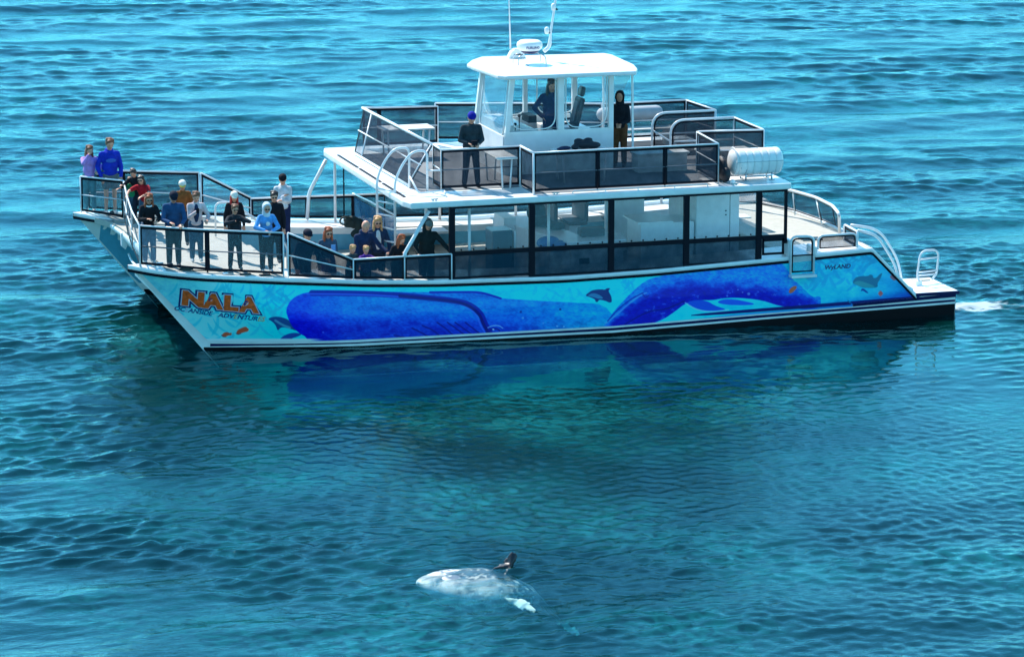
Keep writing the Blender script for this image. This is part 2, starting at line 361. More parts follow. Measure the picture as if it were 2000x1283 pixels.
    # stern dolphin and reef fish
    over(T([(560, 485), (600, 420), (650, 398), (780, 395), (790, 375), (830, 380), (835, 420), (880, 420), (920, 370), (962, 350), (925, 440), (890, 490), (900, 540), (820, 550), (700, 545), (640, 520)], 6.667, 1580, 480), (22, 96, 140))
    over(T([(570, 488), (640, 450), (740, 480), (880, 535), (800, 548), (690, 540), (630, 515)], 6.667, 1580, 480), (46, 136, 160), al=.8)
    over(T([(670, 600), (690, 550), (740, 575), (780, 622), (745, 615), (700, 580)], 6.667, 1580, 480), (10, 60, 150))
    for cx, cy, rx, ry, c in ((1110, 405, 52, 46, (120, 84, 110)), (932, 622, 30, 34, (170, 84, 96))):
        over(T([(cx+rx*math.cos(a)*(1.15 if k % 3 == 0 else .9), cy+ry*math.sin(a)*(1.15 if k % 3 == 0 else .9)) for k, a in enumerate(np.linspace(0, 6.28, 13)[:-1])], 6.667, 1580, 480), c)
    for P in ([(566, 572), (585, 548), (620, 542), (645, 556), (662, 545), (660, 575), (640, 572), (605, 588), (578, 588)], [(708, 555), (715, 525), (760, 500), (805, 488), (815, 505), (832, 510), (825, 535), (800, 540), (750, 555), (725, 565)]):
        over(T(P, 5, 320, 540), (168, 72, 52)); stroke(T([P[0], P[-1], P[-2]], 5, 320, 540), 1.2, (70, 40, 60), .7)
    # bottom: white band at the bow, dark lining at the lower edge aft
    m = smoothstep((py-660)/3)*smoothstep((640-px)/40); img = img*(1-m[..., None])+np.array((150, 200, 222))*m[..., None]
    return np.clip(img, 0, 255)
WSH = np.array([s2l((150, 182, 208))])[0]
def build_mural():
    NU, NV = 1900, 116
    t = np.linspace(0, 1, NU)[:, None]; v = np.linspace(0, 1, NV)[None, :]
    # lower edge rests on the white band, upper edge under the rub rail; ends follow stem and sloped stern
    xt = -1.44+t*(16.15+1.44); xb = .07+t*(17.32-.07)
    zt = np.interp(xt, SX, SZ)-.15; zb = np.interp(xb, BX, [.14, .10, .058, -.004, .072, .135])
    zb = np.where(xb > 15.6, np.interp(xb, [15.6, 18.25], [.17, .262]), zb)
    x = xt*v+xb*(1-v); z = zt*v+zb*(1-v)
    y = NY-halfw(x, z)-.012
    P = np.stack([x, y, z], -1).reshape(-1, 3)
    vv = P-CAM; d = vv@FWD; px = CX+FPX*(vv@RGT)/d; py = CY-FPX*(vv@UPV)/d
    img = paint(px, py)/255
    lin = np.where(img <= .04045, img/12.92, ((img+.055)/1.055)**2.4)
    alb = np.clip(lin/WSH*.78, 0.002, .85)
    i = np.arange(NU-1)[:, None]*NV+np.arange(NV-1)[None, :]
    q = np.stack([i, i+NV, i+NV+1, i+1], -1).reshape(-1, 4)
    me = bpy.data.meshes.new('mural'); me.vertices.add(len(P)); me.vertices.foreach_set('co', P.ravel())
    me.loops.add(q.size); me.loops.foreach_set('vertex_index', q.ravel()); me.polygons.add(len(q))
    me.polygons.foreach_set('loop_start', np.arange(len(q))*4); me.polygons.foreach_set('loop_total', np.full(len(q), 4)); me.update()
    ca = me.color_attributes.new('paint', 'FLOAT_COLOR', 'POINT'); ca.data.foreach_set('color', np.concatenate([alb, np.ones((len(alb), 1))], 1).astype(np.float32).ravel())
    me.polygons.foreach_set('use_smooth', [True]*len(q))
    m = bpy.data.materials.new('mural_paint'); m.use_nodes = True; tt = m.node_tree; a = tt.nodes.new('ShaderNodeVertexColor'); a.layer_name = 'paint'
    b = tt.nodes['Principled BSDF']; tt.links.new(a.outputs[0], b.inputs['Base Color']); b.inputs['Roughness'].default_value = .3
    me.materials.append(m); o = bpy.data.objects.new('mural', me); COL.objects.link(o); o.parent = hn
    tag(o, 'hull mural of blue whales, dolphins and kelp on cyan paint'); return o
build_mural()
# ---- lettering, laid on the curved hull side
def lettering(txt, name, px0, py0, px1, py1, hpx, m, off, thick=0.0, shear=0.0, spacing=1.0, parent=None, chars=None, width=1.0):
    """text whose baseline runs between two points seen on the hull side; each glyph follows the hull's curve"""
    a = YP(px0, py0, NY-.55); b = YP(px1, py1, NY-.58); cu = bpy.data.curves.new(name, 'FONT'); cu.body = txt; cu.shear = shear; cu.space_character = spacing
    cu.offset = thick; cu.resolution_u = 4
    ob = bpy.data.objects.new(name, cu); COL.objects.link(ob); dg = bpy.context.evaluated_depsgraph_get()
    me = bpy.data.meshes.new_from_object(ob.evaluated_get(dg)); bpy.data.objects.remove(ob)
    bm = bmesh.new(); bm.from_mesh(me); bmesh.ops.triangulate(bm, faces=bm.faces)
    co = np.array([v.co[:] for v in bm.verts]); x0, x1 = lettering.ext.get(txt, (co[:, 0].min(), co[:, 0].max())); lettering.ext[txt] = (x0, x1)
    hm = hpx/86/.7
    for v in bm.verts:
        u = (v.co.x-x0)/(x1-x0); x = a.x+(b.x-a.x)*u; z = a.z+(b.z-a.z)*u+v.co.y*hm
        v.co = (x, NY-float(halfw(np.array(x), np.array(z)))-off, z)
    bmesh.ops.recalc_face_normals(bm, faces=bm.faces); bm.to_mesh(me); bm.free()
    me.materials.clear(); me.materials.append(m); o = bpy.data.objects.new(name, me); COL.objects.link(o); o.parent = parent or hn; return o
lettering.ext = {}
ORANGE = mat('orange_lettering', (.92, .12, .02), .4, noise=.2, nscale=14)
PALE = mat('pale_lettering', (.55, .6, .75), .4); NAVYL = mat('navy_lettering', (.012, .03, .16), .4); BLUEL = mat('blue_lettering', (.01, .05, .24), .4)
GOLD = mat('gold_lettering', (.6, .38, .16), .4)
lettering.ext['NALA'] = (0.03, 2.66)
for i_, (th, m_, off, nm) in enumerate(((.17, NAVYL, .018, 'name_outline'), (.105, PALE, .023, 'name_inline'), (.068, ORANGE, .028, 'boat_name'))):
    for k_, (ch, xa) in enumerate(zip('NALA', (364, 403, 442, 471))):
        lettering.ext[ch] = {'N': (.08, .62), 'A': (.01, .66), 'L': (.08, .5)}[ch]
        wd = {'N': 29, 'A': 30, 'L': 22}[ch]; yb = 599+(xa-362)*.075
        lettering(ch, nm, xa, yb, xa+wd, yb+wd*.075, 28, m_, off, thick=th)
def word(txt, x0, x1, y0, y1, hpx, mats, off=.018, th=.02, sh=.3):
    cu = bpy.data.curves.new('lettering', 'FONT'); cu.body = txt; cu.shear = sh; cu.offset = th; cu.resolution_u = 3
    order = [mats[None]]+[m for k_, m in mats.items() if k_ is not None and m is not mats[None]]; order = list(dict.fromkeys(order))
    for m in order: cu.materials.append(m)
    for i, m in mats.items():
        if i is not None: cu.body_format[i].material_index = order.index(m)
    ob = bpy.data.objects.new('lettering', cu); COL.objects.link(ob); me = bpy.data.meshes.new_from_object(ob.evaluated_get(bpy.context.evaluated_depsgraph_get())); bpy.data.objects.remove(ob)
    bm = bmesh.new(); bm.from_mesh(me); bmesh.ops.triangulate(bm, faces=bm.faces); xs_ = [v.co.x for v in bm.verts]; e0, e1 = min(xs_), max(xs_)
    a = YP(x0, y0, NY-.56); b = YP(x1, y1, NY-.58); hm = hpx/86/.7
    for v in bm.verts:
        u = (v.co.x-e0)/(e1-e0); x = a.x+(b.x-a.x)*u; z = a.z+(b.z-a.z)*u+v.co.y*hm; v.co = (x, NY-float(halfw(np.array(x), np.array(z)))-off, z)
    bmesh.ops.recalc_face_normals(bm, faces=bm.faces); bm.to_mesh(me); bm.free(); o = bpy.data.objects.new('lettering', me); COL.objects.link(o); o.parent = hn
word('OCEANSIDE', 349, 420, 614, 620.5, 9.4, {None: BLUEL, 2: PALE})
word('ADVENTURES', 428, 519, 622, 628.5, 9.4, {None: BLUEL, 3: GOLD, 8: GOLD, 9: GOLD})
word('WyLAND', 1609, 1660, 525.5, 522.5, 8.5, {None: NAVYL}, th=.03, sh=.2)

# ============================================================ decks and cross structure
FLZ = .80
def deck_poly(pts, z0, th, name, m, **k):
    return MB().prism([(p[0], p[1], z0 if len(p) < 3 else p[2]) for p in pts], (0, 0, -th)).build(name, m, boat, **k)
# bow deck between the hulls: concave front edge, follows the sheer
curve = [(-1.28, -2.75), (-1.18, -2.2), (-1.0, -1.4), (-.86, -.5), (-.8, .5), (-.82, 1.5), (-.86, 2.3), (-.95, 3.0), (-1.28, 3.6)]
mb = MB(); vs = []; fs = []
ny = len(curve)
for i in range(9):
    t = i/8
    for (cx_, cy_) in curve:
        x = cx_*(1-t)+1.85*t; vs.append((x, cy_*(1)+0*t, sheer(x)-.03))
k = len(vs)
vs += [(x, y, z-.14) for x, y, z in vs]
for i in range(8):
    for j in range(ny-1):
        a = i*ny+j; fs += [(a, a+1, a+ny+1, a+ny), (k+a, k+a+ny, k+a+ny+1, k+a+1)]
for j in range(ny-1): fs += [(j, k+j, k+j+1, j+1), (8*ny+j, 8*ny+j+1, k+8*ny+j+1, k+8*ny+j)]
MB().add(vs, fs).build('bow_deck', NONSKID, boat)
# rest of the bow deck over both hulls
for cy, s in ((NY, 1), (FY, -1)):
    vs = []; fs = []; xs = np.linspace(-.9, 1.85, 12)
    for x in xs:
        for y in (cy-s*.46, cy+s*.9): vs.append((x, y, sheer(x)+.012))
    n_ = len(vs); vs += [(x, y, z-.05) for x, y, z in vs]
    for i in range(11): fs += [(2*i, 2*i+1, 2*i+3, 2*i+2), (n_+2*i, n_+2*i+2, n_+2*i+3, n_+2*i+1), (2*i, 2*i+2, n_+2*i+2, n_+2*i), (2*i+1, n_+2*i+1, n_+2*i+3, 2*i+3)]
    MB().add(vs, fs).build('bow_deck_pad', NONSKID, boat)
# white front fairing under the curved edge
mb = MB(); vs = []; fs = []
prof = [(0, -.02), (-.03, -.07), (-.02, -.20), (.08, -.36), (.30, -.50), (.62, -.58)]
for (cx_, cy_) in curve[1:-1]:
    for dx, dz in prof: vs.append((cx_+dx-.02, cy_, sheer(cx_)-.05+dz*(1-.45*float(smoothstep(np.array((cy_-1.2)/1.8))))))
m_ = len(prof)
for i in range(ny-3):
    for j in range(m_-1): fs.append((i*m_+j, i*m_+j+1, (i+1)*m_+j+1, (i+1)*m_+j))
MB().add(vs, fs).build('front_fairing', WHITE, boat, smooth=True)
MB().box((-.35, -2.45, .45), (16.2, 3.35, .62)).build('bridge_deck', WHITE, boat)
MB().tube(arc([(-.95, -2.5, 1.22), (-.85, -1.5, 1.15), (-.72, .45, 1.12), (-.75, 1.6, 1.14), (-.7, 2.2, 1.2)], .8), .03).build('front_crossbar', ALU, boat, smooth=True)
MB().prism([(-.80, 1.95, 1.80), (-.93, 1.95, 1.78), (-.92, 1.95, 1.45), (-.82, 1.95, 1.36), (-.7, 1.95, 1.6)], (0, .12, 0)).build('bow_bracket', WHITE, boat, bevel=.02)
# main deck floor, bulwark inner walls, bow step
MB().box((1.85, -3.5, .625), (14.7, 4.3, FLZ)).build('main_deck', NONSKID, boat)
MB().box((1.8, -3.5, .625), (1.848, 4.3, sheer(1.85)-.05)).build('step_riser', WHITE, boat)
for k_ in range(3):
    MB().box((1.85+.27*k_, .0, FLZ+.001), (1.85+.27*(k_+1)-.002, 1.5, FLZ+.6-.2*k_)).build('step', NONSKID, boat)
def bulwark(y0, y1, x0, x1):
    vs = []; fs = []; xs = np.linspace(x0, x1, 24)
    for x in xs:
        zt = sheer(x)-.002
        vs += [(x, y0, FLZ), (x, y1, FLZ), (x, y1, zt), (x, y0, zt)]
    for i in range(23):
        for j in range(4): fs.append((4*i+j, 4*i+(j+1) % 4, 4*i+4+(j+1) % 4, 4*i+4+j))
    fs += [(0, 1, 2, 3), (92, 95, 94, 93)]
    return MB().add(vs, fs).build('bulwark', WHITE, boat)
bw = bulwark(4.12, 4.42, 1.85, 16.2)
MB().box((1.85, 3.62, FLZ+.42), (5.2, 4.118, FLZ+.47)).build('side_bench', WHITE, boat, bevel=.01)
DARKW = mat('port_light', (.012, .018, .02), .12)
def rrect(c, w_, h_, r, y, n=5):
    out = []
    for (sx, sz, a0) in ((1, 1, 0), (-1, 1, 90), (-1, -1, 180), (1, -1, 270)):
        for k in range(n+1):
            a = math.radians(a0+90*k/n); out.append((c[0]+sx*(w_/2-r)+r*math.cos(a), y, c[1]+sz*(h_/2-r)+r*math.sin(a)))
    return out
for xc in (3.55, 5.1, 7.95, 9.25, 11.0, 12.4):
    o = MB().prism(rrect((xc, 1.02), .62, .34, .08, 4.115), (0, -.012, 0)).build('port_light', DARKW, boat)
    q = MB(); P = rrect((xc, 1.02), .66, .38, .09, 4.106); q.tube(P+[P[0]], .013, 6); q.build('frame', WHITE, o, smooth=True)
# near gunwale, hollow side seen inside the mesh: low coaming
MB().box((1.9, -3.5, FLZ), (13.9, -3.4, 1.18)).build('coaming', WHITE, boat)
# aft deck
aft = [(13.95, -3.2), (14.65, -3.2), (15.9, -3.2), (16.1, -2.3), (16.35, -1.0), (16.38, 0.4), (16.2, 2.0), (15.8, 3.4), (15.1, 4.35), (13.95, 4.35)]
MB().prism([(x, y, 1.40) for x, y in aft], (0, 0, -.55)).build('aft_deck', NONSKID, boat, bevel=.03)
MB().tube([(x, y, 1.42) for x, y in aft[3:9]], .07).build('aft_coaming', WHITE, boat, smooth=True)
MB().box((14.45, 1.4, 1.402), (14.9, 1.9, 1.43)).build('deck_hatch', WHITE, boat)
MB().box((15.0, -1.9, 1.402), (15.5, -1.55, 1.425)).build('deck_hatch', DARKW, boat)
# stern step slope and swim platform on the near hull
MB().prism([(16.08, 0, 1.50), (17.26, 0, .285), (17.26, 0, .265), (16.08, 0, 1.45)], (0, 1.05, 0)).build('stern_slope', WHITE, boat).location = (0, -3.58, 0)
MB().box((17.2, -3.66, .265), (18.30, -1.95, .335)).build('swim_platform', WHITE, boat, bevel=.012)
MB().box((17.2, -3.685, .255), (18.33, -3.655, .33)).build('platform_trim', NAVY, boat)
MB().box((18.25, -3.6, -.7), (18.27, -2.5, .25)).build('transom', BOTTOM, boat)
MB().box((17.75, -2.35, .337), (18.15, -2.1, .36)).build('platform_hatch', NONSKID, boat)
# bow gear: cleats, hatches and coiled line on each hull tip
ROPE = mat('dark_rope', (.03, .04, .03), .9)
for cy, sgn in ((NY, 1), (FY, 1)):
    m1 = MB(); x0 = -1.05; z0 = sheer(x0)+.02
    m1.box((x0-.12, cy-.02, z0+.05), (x0+.14, cy+.02, z0+.08)); m1.box((x0-.05, cy-.02, z0), (x0-.02, cy+.02, z0+.05)); m1.box((x0+.04, cy-.02, z0), (x0+.07, cy+.02, z0+.05))
    m1.build('mooring_cleat', STEEL, boat)
    m1 = MB()
    for k in range(3):
        m1.tube([(-.45+.16*math.cos(a)*(1-.2*k), cy-.28+.09*math.sin(a)*(1-.2*k), sheer(-.4)+.045+.015*k) for a in np.linspace(0, 6.1, 14)], .014, 6)
    m1.tube([(-.3, cy-.3, sheer(-.2)+.04), (-.05, cy-.22, sheer(0)+.035), (.15, cy-.33, sheer(0)+.035), (.5, cy-.26, sheer(.5)+.04)], .013, 6)
    m1.build('mooring_line', ROPE, boat, smooth=True)
    MB().lathe((-.75, cy+.02, sheer(-.75)+.02), [(.07, 0), (.07, .07), (.05, .09)], 14).build('bow_roller', BLACK, boat, smooth=False)
for xx in (.35, .75, 1.2):
    MB().box((xx, NY-.52, sheer(xx)+.012), (xx+.25, NY-.40, sheer(xx)+.03)).build('deck_fitting', STEEL if xx < .5 else BLACK, boat)
SHADED_WHITEP = mat('shaded_white_pipe', (.10, .12, .15), .5)  # mid rails: shade on the white pipe put into a darker grey-blue
# ============================================================ railings
def screen(name, a, b, c, d, m, parent, border=.055, bm=BLACK):
    """see-through sheet a-b (top) c-d (bottom, c under b) with a dark laced border"""
    a, b, c, d = map(Vector, (a, b, c, d)); o = MB().sheet(a, b, c, d, .004).build(name, m, parent)
    n = (b-a).cross(d-a).normalized(); e = MB()
    for p, q in ((a, b), (b, c), (c, d), (d, a)):
        t = (q-p).normalized(); w_ = n.cross(t)
        if w_.dot((a+b+c+d)/4-p) < 0: w_ = -w_
        e.prism([p+n*.006, q+n*.006, q+w_*border+n*.006, p+w_*border+n*.006], -n*.014)
    e.build('screen_border', bm, o); return o
def railing(name, top, h, m_screen=MESH, mid=True, posts=None, label=None, r=.021, screens=True, down=.0, gap=.05, lean=None, pm=None):
    """top: list of points along the handrail; h(x,y) gives deck height below"""
    top = [Vector(p) for p in top]; base = [Vector((p.x, p.y, h(p))) for p in top]
    if lean: base = [b+Vector(lean) for b in base]
    rl = MB().tube(arc(top, .08), r).build(name, ALU, boat, smooth=True)
    if label: rl['label'] = label
    for i, (p, q) in enumerate(zip(top, base)):
        if posts is None or i in posts: MB().tube([q, p], r*.9).build('rail_post', pm[i] if pm else ALU, rl, smooth=True)
    for i in range(len(top)-1):
        a, b, c, d = top[i], top[i+1], base[i+1], base[i]
        if mid: MB().tube([a*.5+d*.5, b*.5+c*.5], r*.75).build('mid_rail', SHADED_WHITEP if pm else ALU, rl, smooth=True)
        if screens:
            u = Vector((0, 0, 1))
            screen('screen_panel', a-u*.018, b-u*.018, c+u*gap, d+u*gap, m_screen, rl)
    return rl
dk = lambda p: sheer(p.x)+.02
BOWC = film('bow_panel', (.2, .3, .36), .07, .035)
# bow railing: far hull front, concave centre, near side, then the slope down to the well
bowtop = [ZP(157, 345, 2.86), ZP(241, 353, 2.80), ZP(248, 384, 2.82), ZP(257, 412, 2.84), ZP(272, 441, 2.90)]
railing('bow_railing', bowtop, dk, BOWC, label='pipe railing with clear panels round the bow')
nr = [(272, 441), (404, 449), (553, 455)]
nearp = [YP(272, 441, -3.2), YP(404, 449, -3.42), YP(553, 455, -3.55)]
railing('side_railing', nearp, dk, BOWC, pm=[ALU, BLACK, ALU])
slope = [YP(562, 455, -3.56), YP(690, 507, -3.62)]
railing('side_railing', slope, lambda p: sheer(p.x)+.0, TINT, posts=[0], gap=.03)
fl = [(690, 507), (790, 501), (882, 496)]
railing('side_railing', [YP(x, y, -3.62) for x, y in fl], lambda p: sheer(p.x), TINT, posts=[0, 1, 2], mid=False, gap=.03)
farp = [YP(170, 343, 4.35), YP(240, 334, 4.4), YP(388, 337, 4.45)]
railing('side_railing', farp, dk, MESH, posts=[0, 2])
railing('side_railing', [YP(392, 338, 4.46), YP(490, 386, 4.46)], lambda p: sheer(p.x), CLEARP, posts=[0, 1])
railing('side_railing', [YP(490, 388, 4.45), YP(600, 384, 4.45), YP(690, 381, 4.45), YP(860, 374, 4.45)], lambda p: sheer(p.x), MESH, posts=[1, 3], mid=False)
railing('side_railing', [YP(x, 374-(x-860)*.052, 4.45) for x in (860, 1040, 1195, 1342, 1470)], lambda p: sheer(p.x), MESH, posts=[0, 1, 2, 3, 4], mid=False)
# inner handrails on the bow deck steps
for y0 in (-.1, 1.6):
    MB().tube(arc([(1.3, y0, sheer(1.3)), (1.3, y0, 2.45), (1.75, y0, 2.45), (2.65, y0, 1.65), (2.65, y0, FLZ)], .15), .024).build('step_handrail', ALU, boat, smooth=True)
# ============================================================ cabin
RZ = 3.16      # top of the upper deck
roofpts = [(4.72, -3.66), (13.98, -3.66), (14.02, -3.3), (14.02, 4.2), (13.9, 4.56), (4.72, 4.56), (4.62, 4.2), (4.62, -3.3)]
roof = MB().prism([(x, y, RZ) for x, y in roofpts], (0, 0, -.15)).build('upper_deck', WHITE, boat, bevel=.03)
MB().box((4.66, -3.1, RZ-.17), (4.75, 4.0, RZ-.151)).build('roof_gutter', WHITE, roof)
MB().box((5.25, -2.35, RZ+.004), (13.5, 3.3, RZ+.01)).build('deck_tread', GREYDECK, roof)
MB().box((7.75, -3.35, RZ+.004), (12.1, -2.36, RZ+.01)).build('deck_tread', GREYDECK, roof)
for k in range(3):
    MB().box((4.74, -2.9+2.15*k, RZ+.003), (4.80, -.95+2.15*k, RZ+.02)).build('roof_vent', BLACK, roof)
MB().tube(arc([(8.6, -3.58, RZ+.002), (8.62, -3.58, RZ+.07), (11.9, -3.58, RZ+.07), (11.92, -3.58, RZ+.002)], .04), .012).build('toe_rail', ALU, roof, smooth=True)
for x in (9.4, 10.2, 11.1): MB().tube([(x, -3.58, RZ), (x, -3.58, RZ+.07)], .01).box((x-.04, -3.61, RZ+.0), (x+.04, -3.55, RZ+.01)).build('toe_rail_foot', ALU, roof)
SEAM = mat('deck_seam', (.42, .44, .45), .7)
for x in (6.9, 9.1, 11.3, 13.55): MB().box((x, -3.6, RZ+.0005), (x+.012, -2.45 if x < 7.6 else -3.42, RZ+.003)).build('deck_seam', SEAM, roof)
for x in (5.3, 8.2, 12.6): MB().box((x-.09, -3.57, RZ+.03), (x+.09, -3.53, RZ+.05)).box((x-.05, -3.565, RZ), (x-.02, -3.535, RZ+.03)).box((x+.02, -3.565, RZ), (x+.05, -3.535, RZ+.03)).build('cleat', STEEL, roof)
MB().lathe((12.62, -3.35, RZ), [(.07, 0), (.07, .04), (.05, .08), (.02, .1)], 14).build('dome_light', WHITE, roof, smooth=True)
# corner struts
MB().tube(arc([YP(838, 412, -3.5), YP(791, 494, -3.6), YP(790, 503, -3.62)], .1), .045).build('roof_strut', ALU, boat, smooth=True)
MB().tube(arc([YP(637, 312, 4.3), YP(603, 378, 4.4), YP(600, 428, 4.4)], .15), .045).build('roof_strut', ALU, boat, smooth=True)
# window frames along the near side
PX = [5.70, 7.615, 9.54, 11.39, 13.2]
za = lambda x: 1.925-.004*(x-5.7); zr = RZ-.155
y0 = -3.60
for i, x in enumerate(PX):
    MB().box((x-.068, y0-.03, sheer(x)+.0), (x+.068, y0+.05, zr)).build('window_post', BLACK, boat)
MB().box((13.84, y0-.03, 1.72), (13.90, y0+.04, zr)).build('window_post', BLACK, boat)
for i in range(4):
    xa, xb = PX[i]+.068, PX[i+1]-.068
    f = MB().box((xa, y0-.025, za(xa)-.06), (xb, y0+.04, za(xa)+.04)).build('window_sill', BLACK, boat)
    MB().box((xa, y0-.02, zr-.045), (xb, y0+.03, zr)).build('window_head', BLACK, f)
    p = MB().box((xa, y0, za(xa)+.055), (xb, y0+.006, zr-.045)).build('side_window', VINYL, boat)
    q = MB()
    for k in range(6): xx = xa+(xb-xa)*(k+.5)/6; q.ell((xx, y0-.012, za(xa)+.075), .022, n=8, m=5)
    q.build('snap_fasteners', BLACK, p)
    lo = MB().box((xa, y0+.002, sheer(xa)+.02), (xb, y0+.008, za(xa)-.06)).build('lower_panel', TINT, boat)
    MB().box((xa, y0-.015, sheer(xa)+.0), (xb, y0+.02, sheer(xa)+.05)).build('panel_border', BLACK, lo)
xa, xb = 13.285, 13.84
MB().box((xa, y0-.025, za(xa)-.05), (xb, y0+.04, za(xa)+.045)).build('window_sill', BLACK, boat)
MB().box((xa, y0-.02, zr-.045), (xb, y0+.03, zr)).build('window_head', BLACK, boat)
screen('side_window', (xa, y0, 1.84), (xb, y0, 1.84), (xb, y0, 1.46), (xa, y0, 1.46), CLEARP, boat)
MB().box((5.6, -3.62, zr-.0), (13.9, -3.52, zr+.03)).build('window_track', BLACK, boat)
# far side posts + front posts under the roof
for x in (4.9, 7.6, 9.6, 11.4, 13.5): MB().tube([(x, 4.2, sheer(x)), (x, 4.2, zr)], .035).build('roof_post', ALU, boat, smooth=True)
for x, y in ((5.75, -1.2), (6.2, -3.3), (8.95, .3), (8.3, -2.7)): MB().tube([(x, y, FLZ), (x, y, zr)], .035).build('roof_post', ALU, boat, smooth=True)
for (x, y) in ((5.05, 3.9), (5.3, .9)): MB().tube([(x, y, sheer(4)), (x, y, zr)], .018).build('front_window_post', BLACK, boat)
# slanting front windbreak below the roof (blue tinted)
WB = film('blue_windbreak', (.03, .12, .22), .75, .05)
screen('windbreak', XP(691, 383, 5.35), XP(770, 425, 5.25), XP(772, 478, 5.3), XP(693, 440, 5.4), WB, boat, border=.02)
MB().tube([XP(689, 378, 5.33), XP(725, 395, 5.3), XP(772, 421, 5.23)], .022).build('windbreak_rail', ALU, boat, smooth=True)
# interior furniture
INW = mat('interior_laminate', (.84, .86, .87), .4, noise=.04); SEAT = mat('dark_seat', (.03, .045, .055), .6)
o = MB().box((12.35, -1.6, FLZ), (13.45, .4, zr)).build('locker_room', INW, boat, bevel=.015)
MB().box((12.36, -1.612, FLZ+.08), (13.2, -1.602, zr-.1)).build('door', INW, o)
MB().box((13.205, -1.614, FLZ+.05), (13.215, -1.601, zr-.05)).build('door_gap', BLACK, o)
for z in (2.1, 2.2): MB().ell((13.1, -1.63, z), .02, n=8, m=5).build('knob', BLACK, o)
o = MB().box((10.95, -1.6, FLZ), (12.3, -.6, 1.98)).build('bar_cabinet', INW, boat, bevel=.015)
MB().box((10.85, -1.66, 1.982), (11.75, -.55, 2.03)).build('counter_top', INW, o, bevel=.008)
o = MB().prism([(8.95, -2.4, FLZ), (10.25, -2.4, FLZ), (10.4, -1.55, FLZ), (9.4, -1.5, FLZ), (8.9, 1.2, FLZ), (8.1, 1.2, FLZ)], (0, 0, .96)).build('galley_counter', INW, boat, bevel=.015)
MB().prism([(8.9, -2.45, 1.762), (10.3, -2.45, 1.762), (10.48, -1.5, 1.762), (9.4, -1.45, 1.762), (8.95, 1.25, 1.762), (8.05, 1.25, 1.762)], (0, 0, .04)).build('counter_top', INW, o, bevel=.008)
MB().box((9.15, -2.415, 1.15), (9.4, -2.402, 1.4)).build('socket_panel', BLACK, o)
MB().box((8.05, .1, FLZ), (8.35, .9, 1.98)).build('partition', INW, boat)
for i, x in enumerate((9.7, 10.5, 11.6)):
    o = MB().box((x, 2.6, FLZ+.42), (x+.5, 3.7, FLZ+.52)).build('bench_seat', SEAT, boat, bevel=.03); MB().box((x+.42, 2.6, FLZ+.5), (x+.52, 3.7, FLZ+1.1)).build('backrest', SEAT, o, bevel=.03)
    MB().box((x+.1, 2.9, FLZ+.001), (x+.4, 3.4, FLZ+.42)).build('pedestal', INW, o)
MB().box((5.9, 2.6, FLZ+.4), (7.4, 4.0, FLZ+.46)).build('side_bench', WHITE, boat, bevel=.01)
MB().box((11.0, 1.2, FLZ), (12.0, 1.3, zr)).build('partition', INW, boat)
# ============================================================ upper deck railings
TZ = RZ+.98; ud = lambda p: RZ+.03
s1 = [Vector((5.78, -2.42, TZ)), Vector((7.68, -2.42, TZ))]
railing('upper_railing', s1, ud, MESH, pm=[ALU, ALU])
MB().tube([(7.70, -2.42, TZ), (7.70, -3.45, TZ)], .03).build('upper_railing', ALU, boat, smooth=True)

screen('screen_panel', (7.70, -2.45, TZ-.03), (7.70, -3.42, TZ-.03), (7.70, -3.42, RZ+.08), (7.70, -2.45, RZ+.08), MESH, boat)
for y in (-2.45, -3.45): MB().tube([(7.70, y, RZ), (7.70, y, TZ)], .026).build('rail_post', ALU, boat, smooth=True)
s2 = [Vector((7.70, -3.45, TZ)), Vector((9.25, -3.45, TZ)), Vector((10.9, -3.45, TZ)), Vector((12.22, -3.45, TZ))]
railing('upper_railing', s2, ud, MESH, pm=[ALU, BLACK, BLACK, ALU], label='upper deck side railing with dark mesh screens')
s3 = [Vector((12.22, -3.45, TZ)), Vector((12.35, -1.6, TZ))]
railing('upper_railing', s3, ud, MESH)
s4 = [Vector((12.40, -1.55, TZ)), Vector((14.0, -1.75, TZ)), Vector((14.0, .28, TZ))]
railing('upper_railing', s4, ud, MESH)
def hoop(x, y, x1, nm='stair_railing', m=MESH):
    rl = MB().tube(arc([(x, y, RZ), (x, y, TZ), (x1, y, TZ)], .38, 8), .028).build(nm, ALU, boat, smooth=True)
    P = arc([(x+.06, y+.004, RZ+.08), (x+.06, y+.004, TZ-.06), (x1, y+.004, TZ-.06)], .32, 8)
    MB().prism([*P, (x1, y+.004, RZ+.08)], (0, .004, 0)).build('screen_panel', m, rl)
    MB().tube(P, .022, 6).build('screen_border', BLACK, rl, smooth=True)
    MB().tube([(x+.1, y, RZ+.45), (x1, y, RZ+.45)], .02).build('mid_rail', ALU, rl, smooth=True)
    MB().tube([(x1, y, RZ), (x1, y, TZ)], .026).build('rail_post', ALU, rl, smooth=True)
hoop(12.35, .30, 14.0); hoop(12.3, 1.52, 13.95)
MB().tube([(12.32, 1.52, RZ+.55), (13.1, .9, RZ+.02)], .022).build('stair_handrail', ALU, boat, smooth=True)
railing('upper_railing', [Vector((13.98, 1.55, TZ)), Vector((13.85, 3.35, TZ))], ud, MESH)
railing('upper_railing', [Vector((13.85, 3.38, TZ)), Vector((11.6, 3.38, TZ)), ZP(1100, 202, TZ), ZP(850, 202, TZ)], ud, MESH, mid=True)
railing('upper_railing', [ZP(855, 208, TZ), ZP(740, 211, TZ+.03), ZP(708, 211, TZ+.05)], ud, MESH, posts=[0])
